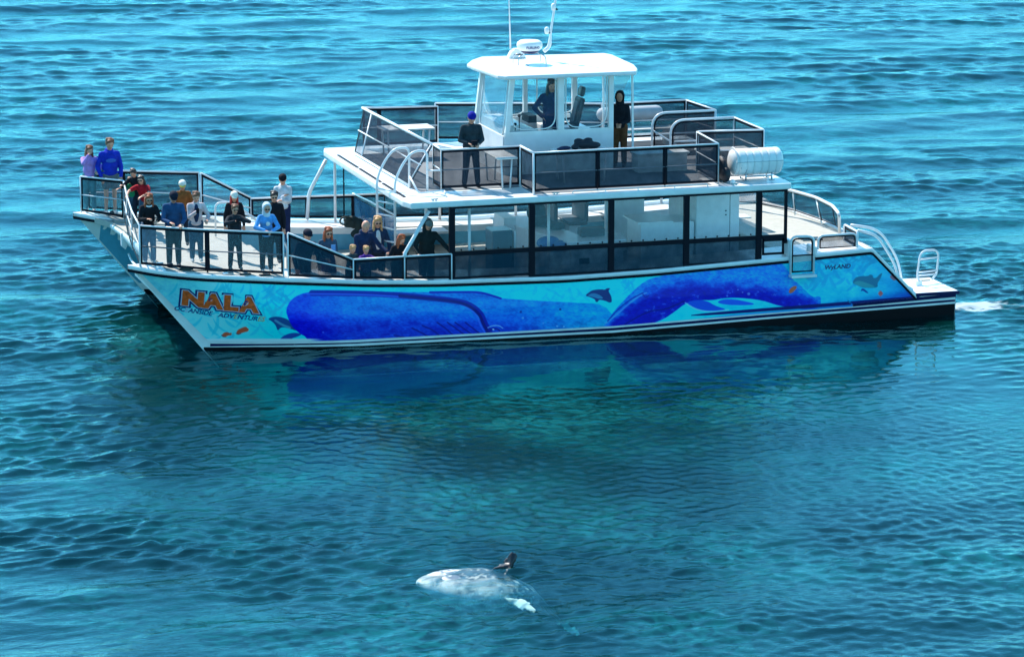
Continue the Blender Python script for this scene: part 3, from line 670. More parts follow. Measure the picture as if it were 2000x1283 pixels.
# leaning front screen
fa, fb = ZP(708, 211, TZ+.05), ZP(846, 283, TZ); fc, fd = ZP(799, 363, RZ+.05), ZP(692, 299, RZ+.05)
rl = MB().tube([fa, fb], .035).build('front_windscreen', ALU, boat, smooth=True)
screen('screen_panel', fa+(fb-fa)*.02, fb, fc, fd, MESH, rl)
for t in (.14, .98): MB().tube([fa*(1-t)+fb*t, fd*(1-t)+fc*t], .024).build('rail_post', ALU, rl, smooth=True)
MB().tube([fa*.5+fd*.5, fb*.5+fc*.5], .018).build('mid_rail', ALU, rl, smooth=True)
MB().tube([fd, fc], .03).build('bottom_rail', ALU, rl, smooth=True)
# ladder gate corner
railing('upper_railing', [Vector(fb)+Vector((0, 0, .01)), Vector((5.78, -2.42, TZ))], ud, MESH)
# boarding ladder over the front edge of the roof, with looped side rails
ld = None
for dx, dy in ((0, 0), (.28, -.55)):
    P = arc([(4.42+dx, -1.75+dy, 1.9), (4.42+dx, -1.75+dy, 3.45), (4.62+dx, -1.75+dy, 3.85), (4.85+dx, -1.75+dy, 4.12), (5.2+dx, -1.75+dy, 4.12), (5.2+dx, -1.75+dy, RZ)], .28, 6)
    o = MB().tube(P, .03).build('ladder_rail', ALU, boat, smooth=True) if ld is None else MB().tube(P, .03).build('ladder_rail', ALU, ld, smooth=True)
    if ld is None: ld = o; ld.name = 'boarding_ladder'
for k in range(5): MB().tube([(4.42, -1.75, 2.0+.3*k), (4.70, -2.30, 2.0+.3*k)], .02).build('rung', ALU, ld, smooth=True)
MB().tube([(5.5, -2.35, RZ+.5), (5.78, -2.42, RZ+.5)], .02).build('ladder_brace', ALU, boat, smooth=True)
o = MB().tube(arc([YP(800, 345, -2.7), YP(818, 378, -3.0), YP(868, 372, -2.9), YP(870, 380, -3.1)], .08), .022).build('ladder_gate', ALU, boat, smooth=True)
# ============================================================ wheelhouse
ZB = RZ+.005; ZW = 4.20; ZT = 5.46
wh = MB().box((7.82, -.72, ZB), (10.55, -.68, ZW)).build('wheelhouse', WHITE, boat, bevel=.006); wh['label'] = 'white wheelhouse with clear windows on the upper deck'
MB().box((7.80, -.66, ZB), (7.84, 1.60, ZW-.1)).build('front_wall', WHITE, wh)
MB().box((7.86, 1.60, ZB), (10.2, 1.64, ZW)).build('far_wall', WHITE, wh)
def pillar(a, b, r=.05): MB().prism([(a[0]-r, a[1]-r, a[2]), (a[0]+r, a[1]-r, a[2]), (a[0]+r, a[1]+r, a[2]), (a[0]-r, a[1]+r, a[2])], Vector(b)-Vector(a)).build('pillar', WHITE, wh)
pillar((7.88, -.70, ZW-.1), (8.02, -.70, ZT), .055); pillar((9.22, -.70, ZW), (9.22, -.70, ZT), .075); pillar((10.48, -.70, ZW), (10.48, -.70, ZT), .055)
pillar((7.80, 1.6, ZW-.2), (7.98, 1.6, ZT), .06); pillar((9.05, 1.62, ZW), (9.05, 1.62, ZT), .05); pillar((10.3, 1.62, ZW), (10.3, 1.62, ZT), .05)
pillar((11.08, -.6, ZB), (11.02, -.7, ZT), .022); pillar((11.12, 1.75, ZB), (11.1, 1.75, ZT), .022)
# side windows, near: framed vinyl with rounded lower corners
for xa, xb in ((7.96, 9.14), (9.30, 10.42)):
    for yy, nm in ((-.70, 'side_window'), (1.62, 'side_window')):
        o = MB().box((xa, yy-.003, ZW), (xb, yy+.003, ZT-.02)).build(nm, film('wheelhouse_vinyl', (.2, .4, .5), .03, .015), wh)
        P = arc([(xa+.05, yy-.012, ZT-.03), (xa+.05, yy-.012, ZW+.04), (xb-.05, yy-.012, ZW+.04), (xb-.05, yy-.012, ZT-.03)], .32, 7)
        MB().tube(P, .016, 6).build('window_trim', WHITE, o, smooth=True)
WSV = film('windscreen', (.5, .75, .85), .30, .12, .05)
o = MB().sheet((7.99, -.62, ZT), (7.99, 1.5, ZT), (7.84, 1.5, ZW-.25), (7.84, -.62, ZW-.25), .006).build('windscreen', WSV, wh)
MB().tube(arc([(7.975, 1.45, ZT-.05), (7.825, 1.45, ZW-.18), (7.825, -.55, ZW-.18), (7.975, -.55, ZT-.05)], .35, 7), .02).build('window_trim', WHITE, o, smooth=True)
MB().sheet((11.03, -.6, ZT), (11.03, 1.7, ZT), (11.08, 1.7, 4.2), (11.08, 1.0, 4.2), .004).build('rear_curtain', film('rear_vinyl', (.5, .75, .85), .2, .06), wh)
ro = [(912, 125), (922, 117), (940, 111), (1180, 104), (1196, 107), (1238, 126), (1245, 134), (1243, 139), (990, 149), (972, 147), (925, 131)]
rf = MB().prism([ZP(x, y, 5.60) for x, y in ro], (0, 0, -.10)).build('wheelhouse_roof', WHITE, wh, bevel=.03)
# on the roof: radar on its stand, arch, mast, aerial
c = ZP(1042, 124, 5.61)
rd = MB().lathe((c.x-.1, c.y, 5.93), [(.24, 0), (.30, .05), (.315, .12), (.30, .19), (.24, .235), (.12, .245)], 32).build('radar_dome', WHITE, rf, smooth=True)
MB().lathe((c.x-.1, c.y, 5.86), [(.16, 0), (.2, .03), (.23, .068)], 28).build('radar_base', mat('navy_plastic', (.008, .01, .09), .4), rd, smooth=True)
q = MB()
for dx, dy in ((-.26, -.22), (.26, -.22), (-.26, .22), (.26, .22)): q.tube(arc([(c.x-.1+dx*.8, c.y+dy*.5, 5.85), (c.x-.1+dx*1.3, c.y+dy, 5.80), (c.x-.1+dx*1.35, c.y+dy, 5.61)], .08), .013, 6)
q.build('radar_stand', STEEL, rd, smooth=True)
cu = bpy.data.curves.new('radar_lettering', 'FONT'); cu.body = 'FURUNO'; cu.size = .085; cu.extrude = .0; cu.offset = .002; cu.align_x = 'CENTER'
to = bpy.data.objects.new('t', cu); COL.objects.link(to); me = bpy.data.meshes.new_from_object(to.evaluated_get(bpy.context.evaluated_depsgraph_get())); bpy.data.objects.remove(to)
for v in me.vertices:
    a_ = v.co.x/.32; v.co = (c.x-.1+.322*math.sin(a_), c.y-.322*math.cos(a_), 5.995+v.co.y)
me.materials.clear(); me.materials.append(NAVYL); to = bpy.data.objects.new('radar_lettering', me); COL.objects.link(to); to.parent = rd
p0 = ZP(1010, 113, 5.62)
q = MB(); P = arc([(p0.x-.22, p0.y, 5.60), (p0.x-.1, p0.y, 5.83), (p0.x+.12, p0.y, 5.83), (p0.x+.24, p0.y, 5.60)], .12)
q.prism([Vector(a) for a in P], (0, .22, 0)); q.build('searchlight_pod', WHITE, rf, smooth=False, bevel=.02)
MB().box((p0.x-.08, p0.y-.01, 5.68), (p0.x+.1, p0.y-.003, 5.71)).build('vent_slot', BLACK, rf)
mp = [(1062, 99, 5.85), (1074, 88, 0), (1080, 50, 0), (1092, -40, 0)]
ym = c.y+.35
P = [YP(1062, 101, ym), YP(1073, 92, ym), YP(1076, 60, ym), YP(1083, 15, ym), YP(1090, -40, ym)]
ms = MB().tube(arc(P, .12), [.05]*7+[.03]*(len(arc(P, .12))-7)).build('mast', ALU, rf, smooth=True)
for (x, y) in ((1068, 62), (1081, 16)):
    e = YP(x, y, ym); f_ = YP(x+8, y+4, ym)
    MB().tube([e, f_], .02).build('lamp_bracket', BLACK, ms); MB().lathe(e-Vector((0, 0, .06)), [(.04, 0), (.06, .04), (.055, .14), (.02, .17)], 14).build('mast_lamp', WHITE, ms, smooth=True)
a0 = YP(997, 96, p0.y+.2)
MB().tube([a0, YP(994, 0, p0.y+.2), YP(993, -40, p0.y+.2)], [.022, .014, .01]).build('whip_aerial', ALU, rf, smooth=True)
for x in (8.9, 10.0): MB().prism([ZP(990+(x-8)*70, 146-(x-8)*3, 5.603), ZP(992+(x-8)*70, 146-(x-8)*3, 5.603), ZP(941+(x-8)*70, 112-(x-8)*2, 5.603), ZP(939+(x-8)*70, 112-(x-8)*2, 5.603)], (0, 0, .003)).build('roof_seam', SEAM, rf)
# inside the wheelhouse: console
cs = MB().prism([(7.9, 0, ZB), (8.75, 0, ZB), (8.75, 0, 4.15), (8.35, 0, 4.32), (7.9, 0, 4.30)], (0, 1.9, 0)).build('helm_console', WHITE, wh); cs.location = (0, -.45, 0)
MB().box((8.55, -.3, 4.33), (8.75, .25, 4.5)).build('screen', BLACK, wh)
for x, y, z in ((8.25, -.52, 4.55), (8.15, -.52, 4.35)): MB().tube([(x, y, 4.2), (x, y, z)], .012, 6).ell((x, y, z), .04, n=8, m=6).build('throttle', BLACK, wh)
MB().box((9.3, .2, ZB), (10.3, 1.5, 4.05)).build('rear_bench', WHITE, wh, bevel=.02)
# ============================================================ aft fittings
gx0, gx1, gy = 13.95, 14.53, -3.76
gt = MB().tube(arc([(gx0, gy, 1.0), (gx0, gy, 1.90), (gx1, gy, 1.88), (gx1, gy, 1.0)], .16, 6), .028).build('boarding_gate', ALU, boat, smooth=True); gt['label'] = 'open boarding gate folded outboard near the stern'
P = arc([(gx0+.04, gy+.005, 1.05), (gx0+.04, gy+.005, 1.84), (gx1-.04, gy+.005, 1.83), (gx1-.04, gy+.005, 1.05)], .13, 6)
MB().prism(P, (0, .004, 0)).build('screen_panel', CLEARP, gt); MB().tube(P+[P[0]], .02, 6).build('screen_border', BLACK, gt, smooth=True)
MB().tube([(gx0, gy, 1.44), (gx1, gy, 1.44)], .018).build('mid_rail', BLACK, gt)
MB().box((gx0-.02, -3.90, .92), (gx1+.04, -3.68, .98)).build('gate_step', WHITE, gt, bevel=.01)
MB().box((13.93, -3.66, 1.15), (14.02, -3.2, 1.80)).build('gate_post', WHITE, boat, bevel=.015)
MB().box((14.56, -3.66, 1.15), (14.66, -3.2, 1.60)).build('gate_post', WHITE, boat, bevel=.015)
def near_stern_rail():
    P = arc([(14.74, -3.5, 1.50), (14.74, -3.5, 1.83), (15.72, -3.5, 1.84), (15.72, -3.5, 1.50)], .14, 6)
    rl = MB().tube(P, .026).build('stern_railing', ALU, boat, smooth=True)
    Q = arc([(14.79, -3.495, 1.53), (14.79, -3.495, 1.79), (15.68, -3.495, 1.80), (15.68, -3.495, 1.53)], .11, 6)
    MB().prism(Q, (0, .004, 0)).build('screen_panel', MESH, rl); MB().tube(Q+[Q[0]], .018, 6).build('screen_border', BLACK, rl, smooth=True)
    rl2 = MB().tube(arc([(15.74, -3.5, 1.50), (15.74, -3.5, 1.88), (15.8, -2.5, 1.88), (15.8, -2.5, 1.45)], .12, 6), .026).build('stern_railing', ALU, boat, smooth=True)
    screen('screen_panel', (15.745, -3.44, 1.84), (15.8, -2.56, 1.84), (15.8, -2.56, 1.5), (15.745, -3.44, 1.5), MESH, rl2)
near_stern_rail()
for y, dx in ((-3.25, 0), (-2.55, .35)):
    MB().tube(arc([(15.85+dx*.3, y, 1.86), (16.35+dx, y, 1.72), (16.85+dx, y, .95), (16.98+dx, y, .3)], .35, 7), .032).build('step_handrail', ALU, boat, smooth=True)
# swim ladder folded up on the platform
q = MB(); q.tube(arc([(17.68, -2.75, .42), (17.62, -2.75, .55), (17.72, -2.7, 1.16), (18.25, -2.6, 1.14), (18.2, -2.6, .55), (18.05, -2.65, .42)], .2, 6), .026)
for z in (.55, .63, .95): q.tube([(17.66, -2.73, z), (18.21, -2.6, z)], .02)
q.build('swim_ladder', ALU, boat, smooth=True)
MB().box((17.55, -2.85, .336), (17.72, -2.65, .44)).build('ladder_bracket', WHITE, boat)
# curved transom railing
tp = [ZP(1420, 352, 2.06), ZP(1487, 362, 2.06), ZP(1549, 373, 2.06), ZP(1594, 386, 2.06), ZP(1626, 402, 2.06), ZP(1639, 418, 2.04)]
bt = [ZP(1420, 400, 1.47), ZP(1487, 407, 1.47), ZP(1553, 420, 1.47), ZP(1605, 438, 1.47), ZP(1632, 449, 1.47), ZP(1640, 455, 1.47)]
rl = MB().tube(arc(tp+[bt[-1]], .2), .04).build('transom_railing', ALU, boat, smooth=True)
for i in range(5):
    if i in (1, 2, 3): MB().tube([bt[i], tp[i]], .024).build('rail_post', ALU, rl, smooth=True)
    if i < 5: screen('screen_panel', tp[i]-Vector((0, 0, .04)), tp[i+1]-Vector((0, 0, .04)), bt[i+1]+Vector((0, 0, .1)), bt[i]+Vector((0, 0, .1)), MESH, rl, border=.02)
# ============================================================ loose things on board
TBL = mat('table_top', (.7, .7, .66), .5)
def table(x, y, z, L, W, label):
    t = thing('deck_table', (x, y, z), label, 'table', 'tables on the upper deck')
    MB().box((x-L/2, y-W/2, z+.70), (x+L/2, y+W/2, z+.74)).build('table_top', TBL, t, bevel=.012)
    for sx in (-1, 1):
        for sy in (-1, 1): MB().tube([(x+sx*(L/2-.12), y+sy*(W/2-.08), z+.70), (x+sx*(L/2-.16), y+sy*(W/2-.1), z)], .022).build('leg', ALU, t, smooth=True)
    return t
DZ = RZ+.011
pa = ZP(974, 301, DZ+.72); table(pa.x, pa.y, DZ, .5, 1.45, 'white table behind the man in the blue beanie')
pb = ZP(1150, 330, DZ+.5); 
table(9.35, -1.9, DZ, 1.3, .7, 'white table below the wheelhouse side wall, carrying dark bags')
table(6.3, 2.6, DZ, 1.3, .7, 'white table by the far front corner of the upper deck')
CLOTH = mat('black_nylon', (.008, .009, .016), .6, bump=.4)
def lump(name, parts, m, label, cat, vox=.02):
    q = MB()
    for c_, r_ in parts: q.ell(c_, r_, n=12, m=8)
    o = q.build(name, m, None, voxel=vox, relax=3); return tag(o, label, cat)
zt = DZ+.745
lump('duffel_bag', [((9.45, -1.85, zt+.10), (.28, .14, .10)), ((9.66, -1.85, zt+.07), (.2, .13, .08)), ((9.32, -1.8, zt+.17), (.12, .1, .07)), ((9.55, -1.83, zt+.20), (.11, .09, .05)), ((9.2, -1.9, zt+.05), (.1, .1, .06))], CLOTH, 'larger black duffel bag on the table below the wheelhouse wall', 'bag')
lump('dark_jacket', [((8.95, -1.9, zt+.04), (.16, .11, .045)), ((8.82, -1.95, zt+.03), (.1, .08, .03))], mat('navy_cloth', (.01, .015, .06), .7), 'small crumpled navy jacket left of the black duffel bag', 'jacket')
# upper deck bench with lockers, aft of the wheelhouse
b_ = thing('locker_bench', (11.6, -.9, DZ), 'white locker bench behind the wheelhouse on the upper deck', 'bench')
MB().box((10.95, -1.35, DZ), (12.2, -.95, DZ+.42)).build('locker', WHITE, b_, bevel=.012); MB().box((10.9, -1.4, DZ+.422), (12.25, -.9, DZ+.47)).build('seat', TBL, b_, bevel=.012)
b_ = thing('locker_bench', (13.1, -.8, DZ), 'white bench by the rear railing of the upper deck beside the life raft', 'bench')
MB().box((12.6, -1.3, DZ), (13.8, -.9, DZ+.4)).build('locker', WHITE, b_, bevel=.012); MB().box((12.55, -1.35, DZ+.402), (13.85, -.85, DZ+.45)).build('seat', TBL, b_, bevel=.012)
# padded rolled cover on the far side
o = MB().cap((11.5, 2.95, TZ-.2), (12.9, 2.95, TZ-.2), .17, .17, 16).build('rolled_awning', mat('grey_canvas', (.4, .42, .44), .8), None, smooth=True); tag(o, 'rolled pale grey awning along the far rail of the upper deck', 'awning')
b_ = thing('slatted_bench', (12.3, 2.4, DZ), 'grey slatted bench under the rolled awning', 'bench')
for k in range(4): MB().box((11.6, 2.35+.11*k, DZ+.42), (13.2, 2.43+.11*k, DZ+.45)).build('slat', TBL, b_)
for x in (11.75, 13.0): MB().box((x, 2.36, DZ), (x+.05, 2.75, DZ+.42)).build('leg', ALU, b_)
# life raft
lr = thing('life_raft', (13.35, -2.9, RZ), 'white ribbed life raft canister on a cradle at the rear of the upper deck', 'life raft')
prof = []; L = 1.30; x0_ = 12.70
for i in range(61):
    u = i/60*L; e = min(u, L-u); r_ = .315*(1-max(0, 1-e/.13)**2.4*.5)
    k_ = ((u-.14) % .185)/.185
    if .1 < u < L-.1 and k_ < .16: r_ -= .045*math.sin(k_/.16*math.pi)
    prof.append((r_, u))
MB().lathe((x0_, -2.9, RZ+.43), prof, 36, 'x').build('canister', WHITE, lr, smooth=True)
MB().lathe((x0_+.08, -2.9, RZ+.47), [(.315, 0), (.325, .012), (.315, .024)], 36, 'x').build('end_band', WHITE, lr)
q = MB().box((x0_+.06, -3.225, RZ+.46), (x0_+L-.06, -3.19, RZ+.48)); q.build('seam', mat('raft_seam', (.45, .5, .52), .5), lr)
q = MB()
for x in (x0_+.35, x0_+1.0):
    for y in (-3.08, -2.72): q.tube([(x, y, RZ+.001), (x, y, RZ+.2)], .022); q.box((x-.06, y-.04, RZ+.0005), (x+.06, y+.04, RZ+.012))
    q.tube(arc([(x, -3.15, RZ+.3), (x, -3.05, RZ+.17), (x, -2.75, RZ+.17), (x, -2.65, RZ+.3)], .08), .022)
for y in (-3.08, -2.72): q.tube([(x0_+.35, y, RZ+.1), (x0_+1.0, y, RZ+.1)], .015)
q.build('cradle', STEEL, lr, smooth=True)
MB().tube([(x0_+.2+.02*math.cos(a), -2.9+.318*math.sin(a), RZ+.47+.318*math.cos(a)) for a in np.linspace(2, 4.3, 12)], .016, 6).build('strap', BLACK, lr, smooth=True)
o = lump('draped_cover', [((12.50, -2.9, RZ+.3), (.13, .3, .3)), ((12.5, -2.55, RZ+.45), (.12, .2, .36)), ((12.52, -3.1, RZ+.2), (.12, .22, .2))], CLOTH, 'dark fabric cover heaped against the rail in front of the life raft', 'cover')
# backpack on the far bulwark, gear on the galley counter
GREENB = mat('dark_green_pack', (.012, .03, .028), .7, bump=.5)
bp_ = YP(688, 437, 3.45)
o = lump('backpack', [((bp_.x, 3.45, bp_.z), (.22, .15, .2)), ((bp_.x+.16, 3.42, bp_.z-.06), (.17, .14, .2)), ((bp_.x+.08, 3.4, bp_.z-.24), (.2, .14, .14)), ((bp_.x-.12, 3.4, bp_.z+.12), (.12, .1, .08))], GREENB, 'dark green backpack slumped on the far side bench with a looped strap', 'backpack', .025)
MB().tube([(bp_.x-.2+.14*math.cos(a), 3.34, bp_.z+.1+.1*math.sin(a)) for a in np.linspace(0, 6.2, 16)], .022, 7).build('strap', GREENB, o, smooth=True)
tag(MB().box((9.35, -1.95, 1.805), (9.95, -1.6, 2.0)).build('serving_tray', SEAT, None, bevel=.03), 'dark tub full of gear on the cabin counter', 'tub')
lump('blue_bag', [((8.55, -1.9, 1.72), (.3, .22, .16)), ((8.8, -2.1, 1.68), (.2, .15, .12))], mat('blue_nylon', (.01, .14, .42), .5), 'bright blue bag behind the second cabin window', 'bag')
MB_ = MB().box((8.3, -2.35, FLZ), (9.0, -1.6, 1.56)); tag(MB_.build('cool_box', INW, None, bevel=.03), 'pale cool box under the blue bag in the cabin', 'cool box')
o = MB().box((7.35, -1.3, FLZ), (7.85, -.7, 1.95)).build('drinks_fridge', mat('dark_blue_cabinet', (.015, .06, .1), .3), None, bevel=.02); tag(o, 'tall dark blue drinks fridge by the first cabin window', 'fridge')
MB().box((7.9, -1.25, FLZ+.1), (7.95, -.8, 1.9)).build('door', INW, o)
lump('piled_jackets', [((8.9, -.2, 1.93), (.28, .3, .14)), ((8.95, .35, 2.05), (.25, .25, .26)), ((9.1, -.7, 1.88), (.25, .25, .1))], mat('dark_teal_cloth', (.02, .05, .06), .8), 'heap of dark jackets at the far end of the cabin counter', 'jackets')
# captain's chair
CH = mat('chair_vinyl', (.015, .028, .045), .45)
hc = thing('helm_chair', (9.65, .2, ZB), 'high backed dark helm chair in the wheelhouse', 'chair')
MB().lathe((9.6, .2, ZB), [(.2, 0), (.19, .03), (.05, .06), (.05, .75)], 16).build('pedestal', STEEL, hc)
MB().box((9.35, -.08, ZB+.76), (9.85, .46, ZB+.9)).build('seat', CH, hc, bevel=.04)
rot = Matrix.Rotation(math.radians(14), 3, 'Y')
def slab(cx, cy, cz, sx, sy, sz, nm, m):
    q = MB().box((-sx/2, -sy/2, -sz/2), (sx/2, sy/2, sz/2)); q.v = [tuple(rot@Vector(v)+Vector((cx, cy, cz))) for v in q.v]; return q.build(nm, m, hc, bevel=.04)
slab(9.92, .2, ZB+1.28, .13, .46, .78, 'backrest', CH); slab(10.04, .2, ZB+1.80, .11, .28, .24, 'headrest', CH)
slab(9.84, .2, ZB+1.28, .02, .26, .6, 'backrest_panel', mat('chair_grey', (.16, .2, .24), .5))
for y in (-.1, .5): MB().cap((9.5, y, ZB+1.08), (9.85, y, ZB+1.1), .03, .03).build('armrest', CH, hc, smooth=True)
# ============================================================ people
SKIN = {'l': mat('skin_light', (.66, .31, .20), .5, noise=.08, nscale=30), 'm': mat('skin_tan', (.46, .20, .12), .5, noise=.08, nscale=30)}
SHADES = mat('sunglass_lens', (.004, .004, .006), .08); EYEM = mat('dark_eye', (.02, .014, .012), .2); LIP = mat('lips', (.32, .1, .09), .5)
def cl(name, c, rough=.85): return mat('cloth_'+name, c, rough, noise=.16, nscale=9, spec=.2, bump=.35)
def ik(a, b, L1, L2, hint):
    a = Vector(a); b = Vector(b); d = b-a; D = d.length
    if D > (L1+L2)*.995: b = a+d*((L1+L2)*.995/D); d = b-a; D = d.length
    D = max(D, abs(L1-L2)+.02); x = (L1*L1-L2*L2+D*D)/(2*D); h = math.sqrt(max(0, L1*L1-x*x)); t = d/D if D else Vector((0, 0, -1)); t = d.normalized()
    n = Vector(hint)-t*Vector(hint).dot(t); n = n.normalized() if n.length > 1e-4 else Vector((0, 0, 1))
    return a+t*x+n*h, b
def person(label, x, y, z, H, face=0, lean=0, hands=None, top=None, bottom=None, hair=None, hairlen=0, skin='l', hood=None, cap=None, beanie=None, shades=False, shorts=False, sleeves=True, headpitch=18, headyaw=0, stance=.10, elbows=None, shoes=None, w=1.0, skirt=False, open_front=None, collar=None, group='passengers on board', shift=0, tilt=0, aim=None, peakm=None):
    """face: heading in degrees, 0 looks toward the camera side (-y), + turns toward the stern (+x).
    hands: two targets (side, forward, up) in metres relative to the feet; side + is toward the person's left hand"""
    if aim:
        for _ in range(4):     # head where the photograph has it: step sideways, adjust the stature
            s = H/1.72; A = math.radians(face); ln = math.radians(lean); f = Vector((math.sin(A), -math.cos(A), 0)); tu = Vector((0, 0, 1))*math.cos(ln)+f*math.sin(ln)
            top_ = Vector((x, y, z))+f*(-.21*s*math.sin(ln))+Vector((0, 0, 1))*.90*s*(1-.03*math.sin(ln))+tu*.50*s+(tu*.6+Vector((0, 0, 1))*.4).normalized()*.064*s+Vector((0, 0, .212*s))
            want = YP(aim[0], aim[1], top_.y); x += want.x-top_.x; H *= min(1.06, max(.94, (want.z-z)/(top_.z-z)))
    root = thing('person', (x, y, z), label, 'person', group)
    s = H/1.72; A = math.radians(face)
    f = Vector((math.sin(A), -math.cos(A), 0)); l = Vector((math.cos(A), math.sin(A), 0)); u = Vector((0, 0, 1)); O = Vector((x, y, z))
    W = lambda a, b, c: O+l*a+f*b+u*c
    ln = math.radians(lean); t_up = (u*math.cos(ln)+f*math.sin(ln)); t_up = (t_up+l*math.tan(math.radians(tilt))).normalized(); t_f = f*math.cos(ln)-u*math.sin(ln)
    hipz = .90*s*(1-.03*math.sin(ln)); hipb = -.30*s*math.sin(ln)*.7
    hip = W(shift, hipb, hipz); Tt = lambda a, b, c: hip+l*a+t_f*b+t_up*c
    chest = Tt(0, 0, .34*s); shl = .158*s*w; sh = [Tt(sg*shl, 0, .432*s) for sg in (-1, 1)]
    neck0 = Tt(0, -.005, .50*s); n_up = (t_up*.6+u*.4).normalized()
    hp = math.radians(headpitch+lean*.25); hy = math.radians(face+headyaw)
    hf0 = Vector((math.sin(hy), -math.cos(hy), 0)); hl = Vector((math.cos(hy), math.sin(hy), 0)); hfv = hf0*math.cos(hp)-u*math.sin(hp); hu = hl.cross(hfv)*-1
    if hu.z < 0: hu = -hu
    hc = neck0+n_up*.064*s+hu*.105*s+hfv*.02*s
    Hh = lambda a, b, c: hc+hl*a*s+hfv*b*s+hu*c*s
    Rh = Matrix((hl, hfv, hu)).transposed()
    hd = hands or [(-.22, .02, .80*s), (.22, .02, .80*s)]
    feet = [W(sg*stance*s, .0, .06*s) for sg in (-1, 1)]; hipj = [hip+l*sg*.085*s for sg in (-1, 1)]
    knees = [a*.5+b*.5+f*.02*s for a, b in zip(hipj, feet)]
    arms = []
    for i, sg in enumerate((-1, 1)):
        tgt = W(*hd[i]); hint = (elbows[i] if elbows else None) or (sg*.6, -.5, -.7); hv = l*hint[0]+f*hint[1]+u*hint[2]
        e, wr = ik(sh[i], tgt, .29*s, .25*s, hv); arms.append((sh[i], e, wr))
    # ---- the body, one continuous surface
    B = MB()
    B.ell(hc, (.081*s, .101*s, .117*s), Rh); B.ell(Hh(0, .018, -.058), (.058*s, .070*s, .066*s), Rh); B.ell(Hh(0, .088, -.022), (.014*s, .022*s, .026*s), Rh, 8, 6)
    for sg in (-1, 1): B.ell(Hh(sg*.075, -.005, -.01), (.012*s, .02*s, .03*s), Rh, 8, 6)
    B.ell(Hh(0, .075, .035), (.05*s, .02*s, .016*s), Rh, 8, 6)
    B.cap(neck0-t_up*.03*s, Hh(0, -.01, -.06), .056*s, .052*s)
    B.ell(Tt(0, 0, .31*s), (.14*s*w, .085*s, .14*s), Matrix((l, t_f, t_up)).transposed()); B.ell(Tt(0, 0, .08*s), (.14*s*w, .095*s, .17*s), Matrix((l, t_f, t_up)).transposed())
    for i in (0, 1):
        a, e, wr = arms[i]; B.cap(a, e, .040*s, .034*s); B.cap(e, wr, .037*s, .026*s)
        B.cap(hipj[i], knees[i], .075*s, .052*s); B.cap(knees[i], feet[i]+u*.02*s, .052*s, .036*s); B.cap(feet[i], feet[i]+f*.13*s-u*.025*s, .038*s, .03*s)
        d = (wr-e).normalized(); sgn = (-1, 1)[i]; side = d.cross(u); side = side.normalized() if side.length > .2 else l; nrm = side.cross(d).normalized()
        if nrm.z > 0: nrm = -nrm
        Rm = Matrix((side, nrm, d)).transposed(); pc = wr+d*.045*s; B.ell(pc, (.040*s, .017*s, .05*s), Rm, 10, 7)
        for k, (o_, L_) in enumerate(((-.030, .066), (-.010, .078), (.011, .072), (.031, .056))):
            b0 = wr+d*.082*s+side*o_*s; b1 = b0+d*L_*.5*s+nrm*.012*s; b2 = b1+d*L_*.32*s+nrm*.035*s
            B.cap(b0, b1, .0105*s, .0095*s, 7); B.cap(b1, b2, .0095*s, .008*s, 7)
        th = -sgn; inn = side if side.dot(l*th) > 0 else -side
        t0 = wr+d*.025*s+inn*.03*s; t1 = t0+d*.03*s+inn*.03*s+nrm*.01*s; B.cap(t0, t1, .013*s, .011*s, 7); B.cap(t1, t1+d*.035*s+nrm*.01*s, .011*s, .009*s, 7)
    body = B.build('body', SKIN[skin], root, voxel=.0115, relax=2)
    R_ = Matrix((l, t_f, t_up)).transposed()
    # ---- trousers / shorts / skirt
    if bottom:
        Q = MB(); Q.ell(Tt(0, -.005, .03*s), (.165*s*w, .125*s, .14*s), R_)
        for i in (0, 1):
            if shorts: Q.cap(hipj[i], hipj[i]*.35+knees[i]*.65, .105*s, .095*s)
            else: Q.cap(hipj[i], knees[i], .100*s, .076*s); Q.cap(knees[i], feet[i]+u*.05*s, .076*s, .062*s)
        if skirt: Q.cap(hip, hip*.4+(feet[0]+feet[1])*.3, .19*s, .24*s, 14)
        Q.build('shorts' if shorts else ('skirt' if skirt else 'trousers'), bottom, root, voxel=.017, relax=3)
    # ---- top
    if top:
        Q = MB(); Q.ell(Tt(0, 0, .34*s), (.172*s*w, .125*s, .17*s), R_); Q.ell(Tt(0, .0, .15*s), (.158*s*w, .128*s, .20*s), R_); Q.ell(Tt(0, 0, .02*s), (.168*s*w, .135*s, .09*s), R_)
        for i in (0, 1):
            a, e, wr = arms[i]; Q.cap(neck0-t_up*.05*s, a+t_up*.012*s, .056*s, .052*s)
            if sleeves: Q.cap(a, e, .060*s, .052*s); Q.cap(e, e*.06+wr*.94, .054*s, .042*s)
            else: Q.cap(a, a*.35+e*.65, .070*s, .062*s)
        Q.cap(neck0-t_up*.05*s, neck0+n_up*.012*s, .072*s, .066*s)
        if hood == 'down' or collar: Q.ell(neck0-t_f*.045*s+n_up*.01*s, (.10*s, .07*s, .055*s), R_)
        Q.build('jacket' if sleeves else 't_shirt', top, root, voxel=.017, relax=3)
    if open_front:
        Q = MB(); Q.ell(Tt(0, .075*s, .25*s), (.075*s, .075*s, .24*s), R_); Q.build('inner_shirt', open_front, root, smooth=True)
    if collar:
        Q = MB(); Q.tube([neck0+Rh@Vector((.075*s*math.cos(a), .075*s*math.sin(a)+.01, .0)) for a in np.linspace(-.9, 4.05, 12)], .02*s, 6); Q.build('collar', collar, root, smooth=True)
